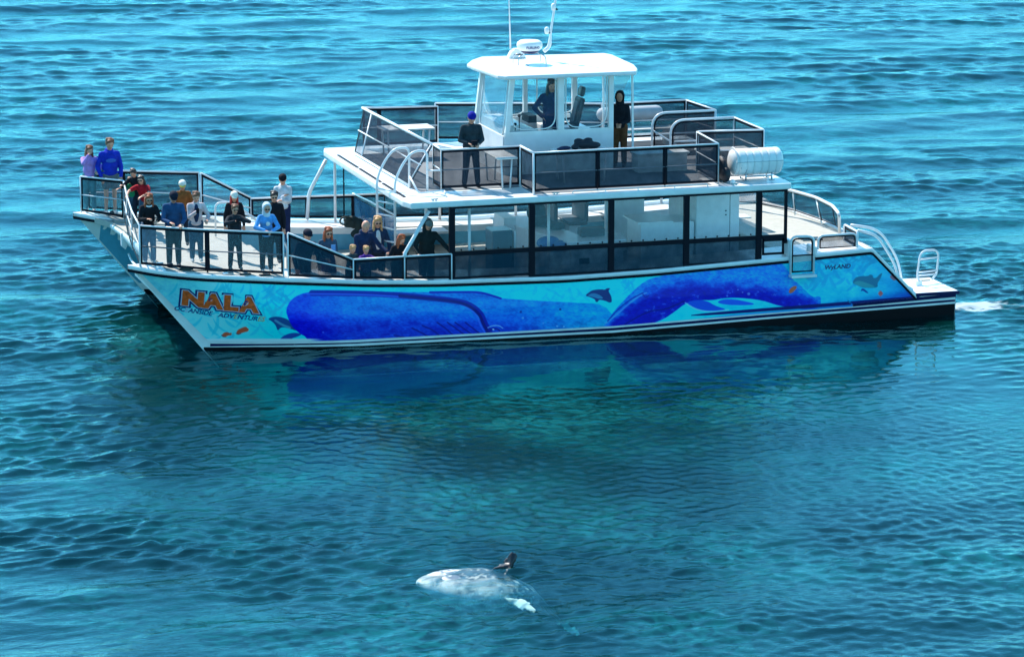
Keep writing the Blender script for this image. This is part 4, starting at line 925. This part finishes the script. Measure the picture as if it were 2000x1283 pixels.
    # ---- hair and headwear
    if hair and not (hood and hood != 'down'):
        Q = MB()
        if cap or beanie: Q.ell(Hh(0, -.03, -.012), (.090*s, .088*s, .09*s), Rh)
        else: Q.ell(Hh(0, -.02, .026), (.094*s, .104*s, .114*s), Rh); Q.ell(Hh(-.02, .045, .088), (.06*s, .047*s, .03*s), Rh); Q.ell(Hh(.05, .0, .09), (.045*s, .06*s, .04*s), Rh); Q.ell(Hh(-.05, -.04, .085), (.045*s, .05*s, .05*s), Rh)
        if hairlen:
            for a in (-.06, -.03, 0, .03, .06): Q.cap(Hh(a, -.05, -.02), neck0+hl*a*1.5*s-t_f*(.085-abs(a)*.7)*s-t_up*(hairlen*.4)*s, .045*s, .035*s)
            for sg in (-1, 1): Q.cap(Hh(sg*.075, .0, .0), neck0+hl*sg*.1*s+t_f*.04*s-t_up*hairlen*.38*s, .028*s, .026*s)
        Q.build('hair', hair, root, voxel=.014, relax=2)
    if hood and hood != 'down':
        Q = MB(); Q.ell(Hh(0, -.04, .015), (.108*s, .105*s, .125*s), Rh); Q.cap(Hh(0, -.04, -.08), neck0-t_up*.03*s, .095*s, .1*s)
        for a in np.linspace(-1.2, 4.35, 15): Q.ell(Hh(.092*math.cos(a), .035, .004+.112*math.sin(a)), .024*s, n=8, m=6)
        Q.build('hood', hood, root, voxel=.016, relax=2)
    if beanie: Q = MB(); Q.ell(Hh(0, -.012, .048), (.097*s, .116*s, .092*s), Rh); Q.build('beanie', beanie, root, smooth=True)
    if cap:
        Q = MB(); Q.ell(Hh(0, -.006, .050), (.097*s, .116*s, .086*s), Rh); o = Q.build('cap', cap, root, smooth=True)
        Q = MB(); P = [Hh(.074*math.cos(a), .07+.085*math.sin(a), .045-.012*math.sin(a)) for a in np.linspace(0, math.pi, 10)]; Q.prism(P, -hu*.008).build('peak', peakm or cap, o)
    for sg in (-1, 1):
        if shades: MB().ell(Hh(sg*.032, .093, .006), (.030*s, .014*s, .021*s), Rh, 10, 7).build('sunglasses', SHADES, root, smooth=True)
        else: MB().ell(Hh(sg*.03, .088, .008), (.012*s, .008*s, .007*s), Rh, 8, 6).build('eye', EYEM, root, smooth=True)
    MB().ell(Hh(0, .086, -.062), (.022*s, .01*s, .006*s), Rh, 8, 6).build('mouth', LIP, root, smooth=True)
    # ---- shoes
    for i in (0, 1):
        if z > -5: Q = MB(); Q.cap(feet[i]-f*.03*s-u*.012*s, feet[i]+f*.13*s-u*.02*s, .046*s, .038*s); Q.cap(feet[i]-u*.0, feet[i]+u*.03*s, .045*s, .04*s); Q.build('shoe', shoes or SHOE, root, voxel=.014, relax=1)
    root['_'] = 1; del root['_']
    return dict(root=root, W=W, hands=[a[2] for a in arms], f=f, l=l, u=u, s=s, hip=hip, T=Tt, neck=neck0)
SHOE = mat('dark_shoe', (.03, .03, .035), .7); SHOEW = mat('pale_shoe', (.6, .6, .58), .7)
k = cl
BLK = k('black', (.008, .009, .014)); NVY = k('navy', (.012, .035, .09)); DJ = k('denim', (.035, .09, .15)); TEALJ = k('teal_jeans', (.05, .20, .25)); DKT = k('dark_trousers', (.014, .022, .04))
HB = mat('brown_hair', (.20, .075, .035), .6, noise=.2, nscale=20); HD = mat('dark_hair', (.018, .012, .012), .5, noise=.2, nscale=20); HBL = mat('blonde_hair', (.66, .33, .13), .6, noise=.2, nscale=20)
HR = mat('auburn_hair', (.40, .085, .025), .6, noise=.2, nscale=20); HRED = mat('red_hair', (.45, .02, .015), .6, noise=.2, nscale=20); HG = mat('grey_hair', (.4, .38, .36), .6)
def at(px, py, z):   # where someone stands whose head top is seen at (px, py) at height z
    q = ZP(px, py, z); return q.x, q.y
def bd(x): return sheer(x)+.03
x, y = at(173, 285, 3.56); p1 = person('woman in lavender hoodie and teal jeans at the bow, one hand raised to her face', x, y, bd(x), 1.64, -5, 3, [(-.03, .22, 1.42), (.2, .16, 1.02)], k('lavender', (.45, .27, .62)), TEALJ, HB, .5, hood='down', headyaw=12, shoes=SHOEW, aim=(173, 284))
x, y = at(213, 270, 3.75); p2 = person('tall man in royal blue hoodie and grey shorts standing at the bow rail', x, y-.05, bd(x), 1.86, 5, 2, [(-.24, .12, .95), (.24, .14, .93)], k('royal_blue', (.008, .03, .42)), k('grey_shorts', (.12, .15, .17)), HB, 0, hood='down', shorts=True, shoes=SHOEW, w=1.15, aim=(213, 270))
T_ = p2['T']; MB().prism([T_(.17*math.cos(a)*.75, .143, .34+.05*math.sin(a)) for a in np.linspace(0, 6.28, 17)[:-1]], p2['f']*.006).build('chest_print', k('print_blue', (.04, .13, .48)), p2['root'])
# the family leaning over the concave front rail
x, y = at(256, 345, 2.98); person('small child in a green top leaning on the bow rail beside the woman in red', x, y-.1, bd(x)+.12, 1.02, -35, 22, [(-.18, .40, .78), (.14, .42, .78)], k('green', (.01, .22, .10)), DJ, HB, 0, headpitch=10, sleeves=False, w=1.1, aim=(254, 346))
x, y = at(264, 330, 3.22); person('dark haired adult in black bent over the small child at the bow rail', x+.18, y+.15, bd(x), 1.62, -35, 30, [(-.22, .42, 1.0), (.2, .40, .95)], BLK, DKT, HD, 0, headpitch=25, aim=(262, 328))
x, y = at(279, 347, 3.13); person('dark haired woman in red t-shirt leaning on the bow rail', x+.12, y-.05, bd(x), 1.62, -30, 34, [(-.24, .52, .95), (.12, .5, .93)], k('red', (.42, .01, .02)), DJ, HD, 1.1, shades=True, sleeves=False, headpitch=5, elbows=[(-1, -.3, 0), (1, -.3, 0)], aim=(276, 343))
# near bow rail, left to right
x, y = at(290, 377, 3.44); person('auburn haired woman in black jacket with white collar at the near bow corner', x, -2.72, bd(x), 1.62, 0, 10, [(-.1, .34, 1.08), (.12, .34, 1.02)], BLK, k('denim_pale', (.14, .2, .28)), HR, .7, shades=True, collar=k('white', (.7, .7, .7)), shoes=SHOEW, headpitch=22, aim=(290, 377))
q = person('man in blue rain jacket and dark cap leaning on the near bow rail', -.42, -2.85, bd(-.4), 1.72, -4, 12, [(-.12, .36, 1.08), (.14, .40, 1.04)], k('steel_blue', (.022, .07, .17)), k('dark_olive', (.03, .045, .05)), HD, 0, cap=k('navy_cap', (.012, .014, .03)), w=1.12, headpitch=28, aim=(338, 372))
MB().cap(q['hands'][0], q['hands'][0]+Vector((.02, -.08, -.06)), .028, .02).build('phone', BLACK, q['root'], smooth=True)
x, y = at(356, 353, 3.30); person('person in rust brown jacket and white cap with yellow peak', x, y, bd(x), 1.56, -10, 12, None, k('rust', (.26, .08, .02)), DKT, HR, 0, cap=k('white_cap', (.8, .74, .64)), peakm=k('yellow_peak', (.7, .5, .08)), skin='m', aim=(356, 352))
x, y = at(383, 374, 3.38); q = person('brown haired person in open pale pink jacket over a navy shirt, holding a phone', x, y-.1, bd(x), 1.60, -5, 8, [(-.02, .30, 1.20), (.22, .30, 1.0)], k('pale_pink', (.62, .50, .50)), DJ, HB, 0, open_front=NVY, headpitch=25, shoes=SHOEW, aim=(382, 373))
MB().box(q['hands'][0]+Vector((-.03, -.12, -.02)), q['hands'][0]+Vector((.04, -.11, .1))).build('phone', BLACK, q['root'])
x, y = at(458, 374, 3.20); person('person in black with red hair under a white cap behind the woman with sunglasses', x, y-.1, bd(x), 1.56, -5, 5, None, BLK, BLK, HRED, .6, cap=k('white_cap', (.8, .74, .64)), aim=(457, 374))
x, y = at(458, 402, 3.16); q = person('woman all in black with sunglasses lifting a phone, elbows out', .72, -3.0, bd(.7), 1.55, 2, 4, [(-.06, .28, 1.16), (.08, .28, 1.18)], k('charcoal', (.016, .022, .03)), BLK, HB, 0, shades=True, elbows=[(-1, .2, -.35), (1, .2, -.35)], headpitch=14, stance=.13, aim=(458, 399))
MB().box((q['hands'][0]+q['hands'][1])/2+Vector((-.07, -.1, 0)), (q['hands'][0]+q['hands'][1])/2+Vector((.07, -.09, .075))).build('phone', BLACK, q['root'])
q = person('person in light blue hoodie with the white lined hood up, forearms on the near rail', 1.5, -3.12, bd(1.5), 1.55, 0, 10, [(-.10, .32, 1.02), (.06, .34, 1.0)], k('light_blue', (.10, .34, .72)), BLK, None, hood=k('white_hood', (.62, .68, .74)), shades=True, elbows=[(-.8, .1, -.5), (.8, .1, -.5)], headpitch=16, shoes=SHOEW, aim=(520, 396))
MB().ell(q['T'](0, .135, .30), (.07, .012, .05), n=3, m=4).build('chest_print', k('white', (.7, .7, .7)), q['root'])
x, y = at(536, 376, 3.25); person('dark haired woman in black jacket and sunglasses behind the light blue hoodie', x, y, bd(1.9), 1.62, -8, 3, None, BLK, BLK, HD, 0, shades=True, aim=(535, 373))
x, y = at(552, 342, 3.30); person('person in off white hoodie and black cap, arms folded', x, y, bd(1.8), 1.66, -15, 0, [(.04, .22, 1.22), (-.02, .24, 1.12)], k('off_white', (.66, .64, .66)), k('navy_jeans', (.012, .02, .07)), HD, 0, cap=BLK, hood='down', aim=(552, 340))
# the well between bow deck and cabin
x, y = at(600, 455, 2.30); person('man in dark blue jacket and navy and white cap bent behind the sloping side panel', x+.02, -2.85, FLZ, 1.72, 12, 22, [(-.35, .30, .9), (.2, .35, .95)], k('petrol', (.02, .06, .10)), k('dark_grey', (.03, .04, .06)), HD, 0, cap=k('navy_cap', (.012, .014, .03)), headpitch=10, w=1.15, aim=(599, 448))
x, y = at(640, 444, 2.38); q = person('woman with headband and sunglasses holding up a light blue phone in the side well', x, -2.55, FLZ, 1.60, 4, 8, [(-.12, .26, 1.02), (.0, .36, 1.22)], k('grey_blue', (.05, .09, .14)), k('plum_skirt', (.07, .03, .13)), HR, .4, shades=True, skirt=True, shoes=SHOEW, aim=(640, 443))
MB().box(q['hands'][1]+Vector((-.05, -.12, -.03)), q['hands'][1]+Vector((.05, -.10, .15))).build('phone', mat('blue_phone', (.10, .28, .6), .3), q['root'])
x, y = at(712, 432, 2.46); person('bald older man in navy sweatshirt leaning over the two children at the side rail', x, -2.5, FLZ, 1.72, 18, 18, [(-.25, .30, .80), (.42, .42, 1.08)], k('navy_sweat', (.012, .03, .085)), DKT, None, skin='l', headpitch=12, w=1.15, hood='down', aim=(712, 430))
x, y = at(738, 423, 2.48); person('woman with wavy blonde hair and sunglasses beside the bald man', x, -1.95, FLZ, 1.66, -4, 6, [(-.2, .2, .9), (.24, .25, .95)], k('navy_coat', (.02, .04, .09)), DKT, HBL, .8, shades=True, open_front=k('white', (.7, .7, .7)), aim=(737, 422))
person('blond toddler in pale top looking over the side rail, left of the child in purple', 3.72, -3.1, FLZ+.05, 1.20, 20, 8, [(.1, .25, .9), (-.1, .2, .85)], k('dark_green_top', (.03, .06, .07)), BLK, HBL, 0, aim=(687, 478))
person('blond child in purple jacket holding something to the face at the side rail', 4.08, -3.2, FLZ+.05, 1.22, 5, 4, [(-.05, .2, 1.03), (.06, .2, 1.03)], k('purple', (.07, .02, .22)), BLK, HBL, 0, elbows=[(-1, .2, -.4), (1, .2, -.4)], aim=(714, 480))
person('girl with long red hair and black jacket leaning on the rail under the roof strut', 4.78, -3.12, FLZ+.05, 1.44, 15, 14, [(-.16, .25, 1.0), (.02, .3, 1.1)], BLK, BLK, HR, 1.0, headpitch=25, headyaw=20, aim=(780, 457))
person('man in dark green hooded jacket, arms spread, beside the first window post', 5.33, -2.95, FLZ, 1.80, 6, 6, [(-.36, .42, 1.12), (.42, .45, 1.12)], k('dark_green', (.012, .022, .024)), DKT, None, hood=k('dark_green', (.012, .022, .024)), cap=k('grey_cap', (.16, .2, .2)), w=1.15, headpitch=16, aim=(834, 427))
# upper deck
q = person('man in blue beanie and dark grey jacket holding a camera on the upper deck', 6.66, -2.08, DZ, 1.72, -2, 2, [(-.13, .26, 1.08), (.12, .27, 1.06)], k('dark_slate', (.028, .04, .05)), k('navy_trousers', (.014, .02, .045)), HD, 0, beanie=k('royal_beanie', (.006, .012, .30)), headpitch=30, w=1.15, stance=.15, shoes=SHOE, aim=(920, 218))
MB().box((q['hands'][0]+q['hands'][1])/2+Vector((-.07, -.13, -.02)), (q['hands'][0]+q['hands'][1])/2+Vector((.06, -.05, .08))).build('camera', BLACK, q['root'])
x, y = at(1077, 156, 5.02); person('captain in navy jacket standing in the wheelhouse with one hand on the hip', 9.05, .75, DZ, 1.84, -5, 0, [(-.22, .03, 1.12), (.24, .06, .9)], k('navy_uniform', (.010, .022, .10)), k('navy_uniform', (.010, .022, .10)), HD, .25, elbows=[(-1, -.35, .15), (.5, -.5, -.6)], w=1.12, group='crew', aim=(1077, 155))
person('person in black hoodie and brown trousers standing at the rear corner of the wheelhouse', 10.92, -.35, DZ, 1.74, -25, 0, [(-.05, .24, 1.08), (.06, .26, 1.08)], BLK, k('brown_trousers', (.13, .05, .02)), HD, 0, skin='m', hood=BLK, headpitch=8, group='crew', aim=(1211, 179))
# ============================================================ the whale beside the boat
def build_whale():
    # spine from snout (image left) to tail stock, lying on its side just under the surface
    a = ZP(812, 1142, WZ-.12); b = ZP(1052, 1116, WZ-.12)
    ax = Vector((b.x-a.x, b.y-a.y, 0)); ax.normalize(); lat = Vector((-ax.y, ax.x, 0)); up = Vector((0, 0, 1)); L = 2.75
    U = np.linspace(0, 1, 60); Q = MB(); n = 28; vs = []; fs = []
    ru = np.interp(U, [0, .02, .06, .14, .26, .38, .5, .65, .8, .92, 1], [.01, .10, .17, .27, .38, .42, .40, .29, .17, .09, .04])
    for u_, r in zip(U, ru):
        c = a+ax*(u_*L)+up*float(np.interp(u_, [0, .1, .35, .6, .8, 1], [.0, -.05, -.20, -.20, -.38, -.95]))-lat*(.12*math.sin(u_*3))
        for j in range(n):
            q = 2*math.pi*j/n; k = 1+.16*max(0, math.sin(q-.3))*(1 if u_ > .15 else 0); by = r*1.5*math.cos(q)-(.12 if math.cos(q) < 0 else 0)*r; bz = r*.72*math.sin(q)+.30*r*math.cos(q)
            vs.append(c+lat*by*k+up*bz)
    for i in range(59):
        for j in range(n): fs.append((i*n+j, i*n+(j+1) % n, (i+1)*n+(j+1) % n, (i+1)*n+j))
    fs += [tuple(range(n)), tuple(range(59*n, 60*n))[::-1]]; Q.add(vs, fs)
    def fin(pts, th):   # lens-section fin from an outline
        P = [Vector(p) for p in pts]; c = sum(P, Vector())/len(P); nn = (P[1]-P[0]).cross(P[-1]-P[0]).normalized()
        vs = P+[c+nn*th, c-nn*th]+[p*.45+c*.55+nn*th*.9 for p in P]+[p*.45+c*.55-nn*th*.9 for p in P]; m = len(P); fs = []
        for i in range(m):
            j = (i+1) % m; fs += [(i, j, m+2+j, m+2+i), (j, i, 2*m+2+i, 2*m+2+j), (m, m+2+i, m+2+j), (m+1, 2*m+2+j, 2*m+2+i)]
        Q.add(vs, fs)
    # dark flipper rising clear of the water
    r0 = ZP(962, 1108, WZ+.03); r1 = ZP(990, 1113, WZ+.0); tip = ZP(1003, 1103, WZ+.0)
    fin([r0, ZP(982, 1097, WZ+.05), YP(992, 1083, tip.y), YP(998, 1076, tip.y), YP(1008, 1077, tip.y), YP(1012, 1084, tip.y), YP(1008, 1094, tip.y), ZP(1002, 1104, WZ-.02), r1+up*-.02, r1+up*-.2, r0+up*-.2], .07)
    # pale flipper under water on the near side
    q = lambda x, y, z=-.22: ZP(x, y, WZ+z)
    fin([q(965, 1160, -.42), q(985, 1166, -.3), q(1000, 1166), q(1022, 1167), q(1038, 1176), q(1050, 1190), q(1046, 1198, -.3), q(1030, 1196, -.3), q(1010, 1186, -.36), q(990, 1179, -.4), q(968, 1170, -.5)], .06)
    # flukes, deep
    e = a+ax*(L*.97)+up*-1.0
    fin([e, e+ax*.12+lat*.3+up*-.1, e+ax*.34+lat*.5+up*-.2, e+ax*.34+lat*.22, e+ax*.28, e+ax*.34-lat*.22, e+ax*.34-lat*.5+up*-.2, e+ax*.12-lat*.3+up*-.1], .04)
    m = bpy.data.materials.new('whale_skin'); m.use_nodes = True; t = m.node_tree; bs = t.nodes['Principled BSDF']; bs.inputs['Roughness'].default_value = .45
    at_ = t.nodes.new('ShaderNodeVertexColor'); at_.layer_name = 'skin'; t.links.new(at_.outputs[0], bs.inputs['Base Color'])
    o = Q.build('young_whale', m, None, voxel=.028, relax=2)
    me = o.data; co = np.zeros(len(me.vertices)*3); me.vertices.foreach_get('co', co); co = co.reshape(-1, 3); A = np.array(a); d = co-A
    s = d@np.array(ax)/L; y = d@np.array(lat); z = d[:, 2]; n1 = fbm(s*16+3, y*5+9, 31); n2 = fbm(s*40+7, y*14+z*9+2, 41)
    white = smoothstep((.30-s)*5)*.9+smoothstep((-y-.15)*4)*.8; white = np.clip(white+(n1-.5)*2.6-.2, 0, 1)*smoothstep((.66-s)*6)
    col = np.array([.11, .15, .19])[None]*(1-white[:, None])+np.array([.80, .80, .74])[None]*white[:, None]
    sp = smoothstep((n2-.53)*10)*(s < .8); col = col*(1-sp[:, None]*.85)+np.array([.85, .85, .78])*sp[:, None]*.85
    tp = np.array(tip)-A; dk_ = smoothstep((.62-np.hypot(s*L-tp@np.array(ax), (z-.3)))*8)*smoothstep((z+.02)*14); col = col*(1-dk_[:, None])+np.array([.012, .012, .016])*dk_[:, None]*1.0
    fl = smoothstep((-y-.78)*8)*(s > .45)*(s < .93); col = col*(1-fl[:, None])+np.array([.85, .88, .80])*fl[:, None]
    mo = np.exp(-((s-.12)/.07)**2)*np.exp(-((y+.02)/.035)**2)*.8; col = col*(1-mo[:, None])+.05*mo[:, None]
    ca = me.color_attributes.new('skin', 'FLOAT_COLOR', 'POINT'); ca.data.foreach_set('color', np.concatenate([col, np.ones((len(col), 1))], 1).astype(np.float32).ravel())
    tag(o, 'pale mottled young whale rolling just under the surface, one dark flipper in the air', 'whale')
build_whale()
# ============================================================ the sea
def build_water():
    fw = np.array([math.sin(YAW), math.cos(YAW)]); rt = np.array([math.cos(YAW), -math.sin(YAW)]); c0 = CAM[:2]
    # rows follow the distance from the shore side, finer where the surface is seen closer
    v = [44.0]
    while v[-1] < 160: v.append(v[-1]+.062*(v[-1]/80)**1.6)
    far = list(160+np.geomspace(.6, 5000, 42)); near = list(44-np.geomspace(.5, 900, 26))[::-1]
    V = np.array(near+v+far)
    u = list(np.arange(-13.5, 13.5, .052)); uf = list(13.5+np.geomspace(.3, 4000, 36)); U = np.array([-q for q in uf[::-1]]+u+uf)
    spread = np.clip(V/95, .75, 2.2)
    inn = (np.abs(U) <= 14)
    UU, VV = np.meshgrid(U, V)
    UU = UU*np.clip(VV/88, .72, 2.0)
    X = c0[0]+fw[0]*VV+rt[0]*UU; Y = c0[1]+fw[1]*VV+rt[1]*UU
    fade = smoothstep((250-VV)/90)*smoothstep((60-np.abs(UU))/25)*smoothstep((VV-30)/10)
    # sheltered, smoother water on the near side of the hull
    lee = smoothstep((X+3.5)/5)*smoothstep((20.5-X)/5)*smoothstep((-3.0-Y)/1.2)*smoothstep((Y+30)/14)
    r = np.random.default_rng(3); Z = np.zeros_like(X); DX = np.zeros_like(X); DY = np.zeros_like(X)
    N = 150; base_dir = math.atan2(-fw[1], -fw[0])+.22
    amp_mod = .75+.5*fbm(X/9+50, Y/9+50, 77); patch = .25+1.5*smoothstep((fbm((X*rt[0]+Y*rt[1])/7+90, (X*fw[0]+Y*fw[1])/3.2+90, 57)-.3)*2.6)
    for i in range(N):
        lam = math.exp(r.uniform(math.log(.34), math.log(6.0))); kk = 2*math.pi/lam
        th = base_dir+r.normal(0, .55 if lam < .9 else (.34 if lam < 2 else .26)); slope = .0175*(.52 if lam > 2.4 else (.56 if lam > .9 else 1.4))
        am = slope/kk; ph = r.uniform(0, 6.28); kx, ky = kk*math.cos(th), kk*math.sin(th)
        damp = (1-(.95 if lam > 1.1 else .86)*lee)
        if lam < 1.2: damp = damp*patch
        if lam < .7: damp = damp*smoothstep((135-VV)/50)
        P = kx*X+ky*Y+ph; c = np.cos(P); s_ = np.sin(P); Z += am*c*damp; DX -= .55*am*math.cos(th)*s_*damp; DY -= .55*am*math.sin(th)*s_*damp
    for i in range(34):
        lam = math.exp(r.uniform(math.log(.27), math.log(.5))); kk = 2*math.pi/lam; th = base_dir+.35+r.normal(0, .2)
        Z += (.022/kk)*np.cos(kk*(math.cos(th)*X+math.sin(th)*Y)+r.uniform(0, 6.28))*patch*(1-.9*lee)*smoothstep((105-VV)/40)
    # fine isotropic crinkle in the lee, disturbed water at the stern
    for i in range(46):
        lam = math.exp(r.uniform(math.log(.24), math.log(.62))); kk = 2*math.pi/lam; th = r.uniform(0, 6.28)
        m = smoothstep((X+5)/5)*smoothstep((17-X)/5)*smoothstep((-7.5-Y)/5)*(.5+.9*fbm(X/5+30, Y/4+30, 61))+smoothstep((X-18)/1.0)*np.exp(-((Y-.0)/4.2)**2)*smoothstep((32-X)/10)*1.5
        Z += (.017/kk)*np.cos(kk*(math.cos(th)*X+math.sin(th)*Y)+r.uniform(0, 6.28))*m
    # the ring of ripples around the whale
    wc = np.array(ZP(940, 1140, WZ))[:2]; d = np.hypot(X-wc[0], (Y-wc[1])*.8); Z += .010*np.sin(d*7)*np.exp(-(d/3.2)**2)
    Z = Z*amp_mod*fade; X = X+DX*fade; Y = Y+DY*fade
    P = np.stack([X, Y, Z+sea(X)], -1).reshape(-1, 3)
    nr_, nc = X.shape; i = np.arange(nr_-1)[:, None]*nc+np.arange(nc-1)[None]; q = np.stack([i, i+1, i+nc+1, i+nc], -1).reshape(-1, 4)
    me = bpy.data.meshes.new('water'); me.vertices.add(len(P)); me.vertices.foreach_set('co', P.ravel()); me.loops.add(q.size); me.loops.foreach_set('vertex_index', q.ravel().astype(np.int32))
    me.polygons.add(len(q)); me.polygons.foreach_set('loop_start', np.arange(len(q))*4); me.polygons.foreach_set('loop_total', np.full(len(q), 4)); me.update(); me.polygons.foreach_set('use_smooth', [True]*len(q))
    # foam left by the propellers at the stern
    x, y = P[:, 0], P[:, 1]; f1 = fbm(x*1.7+9, y*3.4+3, 91); f2 = fbm(x*6, y*9, 95)
    fo = np.exp(-((y+2.7+.10*(x-18.4))/(.5+.10*np.maximum(x-18.4, 0)))**2)*smoothstep((x-18.15)/.25)*smoothstep((27-x)/7)*(.45+.9*np.exp(-(x-18.4)/1.3))
    fo += .6*np.exp(-((y-.4-.2*(x-18))/.7)**2)*smoothstep((x-18.4)/.6)*smoothstep((28-x)/6)*.5
    fo = smoothstep((fo*(f1*1.0+.8*f2-.25)-.32)*5)*.5
    ca = me.color_attributes.new('foam', 'FLOAT_COLOR', 'POINT'); ca.data.foreach_set('color', np.stack([fo, (lee*smoothstep((Y+16)/8)).ravel(), fo, np.ones_like(fo)], -1).astype(np.float32).ravel())
    o = bpy.data.objects.new('water', me); COL.objects.link(o); tag(o, kind='structure')
    m = bpy.data.materials.new('sea_water'); m.use_nodes = True; t = m.node_tree; t.nodes.clear(); L = t.links.new
    out = t.nodes.new('ShaderNodeOutputMaterial'); gl = t.nodes.new('ShaderNodeBsdfGlossy'); gl.inputs['Roughness'].default_value = .015; gl.inputs[0].default_value = (.56, .93, .99, 1)
    tr = t.nodes.new('ShaderNodeBsdfTransparent'); fr = t.nodes.new('ShaderNodeFresnel'); fr.inputs[0].default_value = 1.36
    tc = t.nodes.new('ShaderNodeTexCoord'); mp = t.nodes.new('ShaderNodeMapping'); mp.inputs['Rotation'].default_value = (0, 0, -.35); mp.inputs['Scale'].default_value = (1.0, 1.9, 1); L(tc.outputs['Object'], mp.inputs[0])
    n1 = t.nodes.new('ShaderNodeTexNoise'); n1.inputs['Scale'].default_value = 4.2; n1.inputs['Detail'].default_value = 3; n1.inputs['Roughness'].default_value = .6; n1.inputs['Distortion'].default_value = .6; L(mp.outputs[0], n1.inputs[0])
    bp = t.nodes.new('ShaderNodeBump'); bp.inputs['Strength'].default_value = .55; bp.inputs['Distance'].default_value = .05; L(n1.outputs[0], bp.inputs['Height'])
    for s_ in (gl, fr): L(bp.outputs[0], s_.inputs['Normal'])
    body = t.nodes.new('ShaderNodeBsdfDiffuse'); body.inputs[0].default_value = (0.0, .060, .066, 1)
    # pale mottling: mostly reflected roof light painted into the water body colour
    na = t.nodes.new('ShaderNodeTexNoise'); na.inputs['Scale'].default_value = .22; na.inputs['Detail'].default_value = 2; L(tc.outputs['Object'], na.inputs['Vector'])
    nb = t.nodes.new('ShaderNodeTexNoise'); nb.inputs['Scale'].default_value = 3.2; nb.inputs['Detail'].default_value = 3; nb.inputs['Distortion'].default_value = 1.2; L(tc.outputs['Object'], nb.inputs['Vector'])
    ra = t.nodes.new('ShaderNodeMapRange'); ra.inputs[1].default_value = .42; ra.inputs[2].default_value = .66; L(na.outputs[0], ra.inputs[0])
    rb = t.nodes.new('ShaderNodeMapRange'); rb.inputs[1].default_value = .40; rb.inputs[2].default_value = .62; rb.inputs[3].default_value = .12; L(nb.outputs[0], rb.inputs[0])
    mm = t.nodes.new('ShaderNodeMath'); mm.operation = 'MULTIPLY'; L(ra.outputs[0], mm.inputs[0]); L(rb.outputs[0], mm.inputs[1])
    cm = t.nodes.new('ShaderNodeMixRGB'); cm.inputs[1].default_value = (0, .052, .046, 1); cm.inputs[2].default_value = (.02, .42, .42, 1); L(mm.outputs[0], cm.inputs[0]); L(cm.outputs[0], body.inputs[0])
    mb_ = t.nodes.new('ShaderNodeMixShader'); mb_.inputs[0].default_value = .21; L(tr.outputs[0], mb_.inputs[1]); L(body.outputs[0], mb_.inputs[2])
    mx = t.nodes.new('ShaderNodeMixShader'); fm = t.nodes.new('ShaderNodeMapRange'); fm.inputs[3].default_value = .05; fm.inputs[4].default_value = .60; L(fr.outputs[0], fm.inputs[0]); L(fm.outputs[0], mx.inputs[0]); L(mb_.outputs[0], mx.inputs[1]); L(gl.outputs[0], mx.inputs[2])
    vc_ = t.nodes.new('ShaderNodeVertexColor'); vc_.layer_name = 'foam'; vc = t.nodes.new('ShaderNodeSeparateColor'); L(vc_.outputs[0], vc.inputs[0]); ms_ = t.nodes.new('ShaderNodeMapRange'); ms_.inputs[3].default_value = .26; ms_.inputs[4].default_value = .02; L(vc.outputs[1], ms_.inputs[0]); L(ms_.outputs[0], bp.inputs['Strength']); fd = t.nodes.new('ShaderNodeBsdfDiffuse'); fd.inputs[0].default_value = (.75, .82, .85, 1)
    mf = t.nodes.new('ShaderNodeMixShader'); L(vc.outputs[0], mf.inputs[0]); L(mx.outputs[0], mf.inputs[1]); L(fd.outputs[0], mf.inputs[2]); L(mf.outputs[0], out.inputs['Surface'])
    ab = t.nodes.new('ShaderNodeVolumeAbsorption'); ab.inputs[0].default_value = (.0, .82, .86, 1); ab.inputs[1].default_value = .55; L(ab.outputs[0], out.inputs['Volume'])
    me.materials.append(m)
    # sea bed
    b = MB().add([(x, y, sea(x)-5) for x, y in ((-6000, -6000), (6000, -6000), (6000, 6000), (-6000, 6000))], [(0, 1, 2, 3)]).build('seabed', mat('seabed_sand', (.003, .035, .035), .9, noise=.25, nscale=.15), None); tag(b, kind='structure')
build_water()

# the boat floats slightly down by the stern: turn everything together so that the sea lies level
TR = Matrix.Rotation(-math.atan(.010), 4, 'Y')
for o in list(SC.objects):
    if o.parent is None and o.type != 'LIGHT': o.matrix_basis = TR @ o.matrix_basis
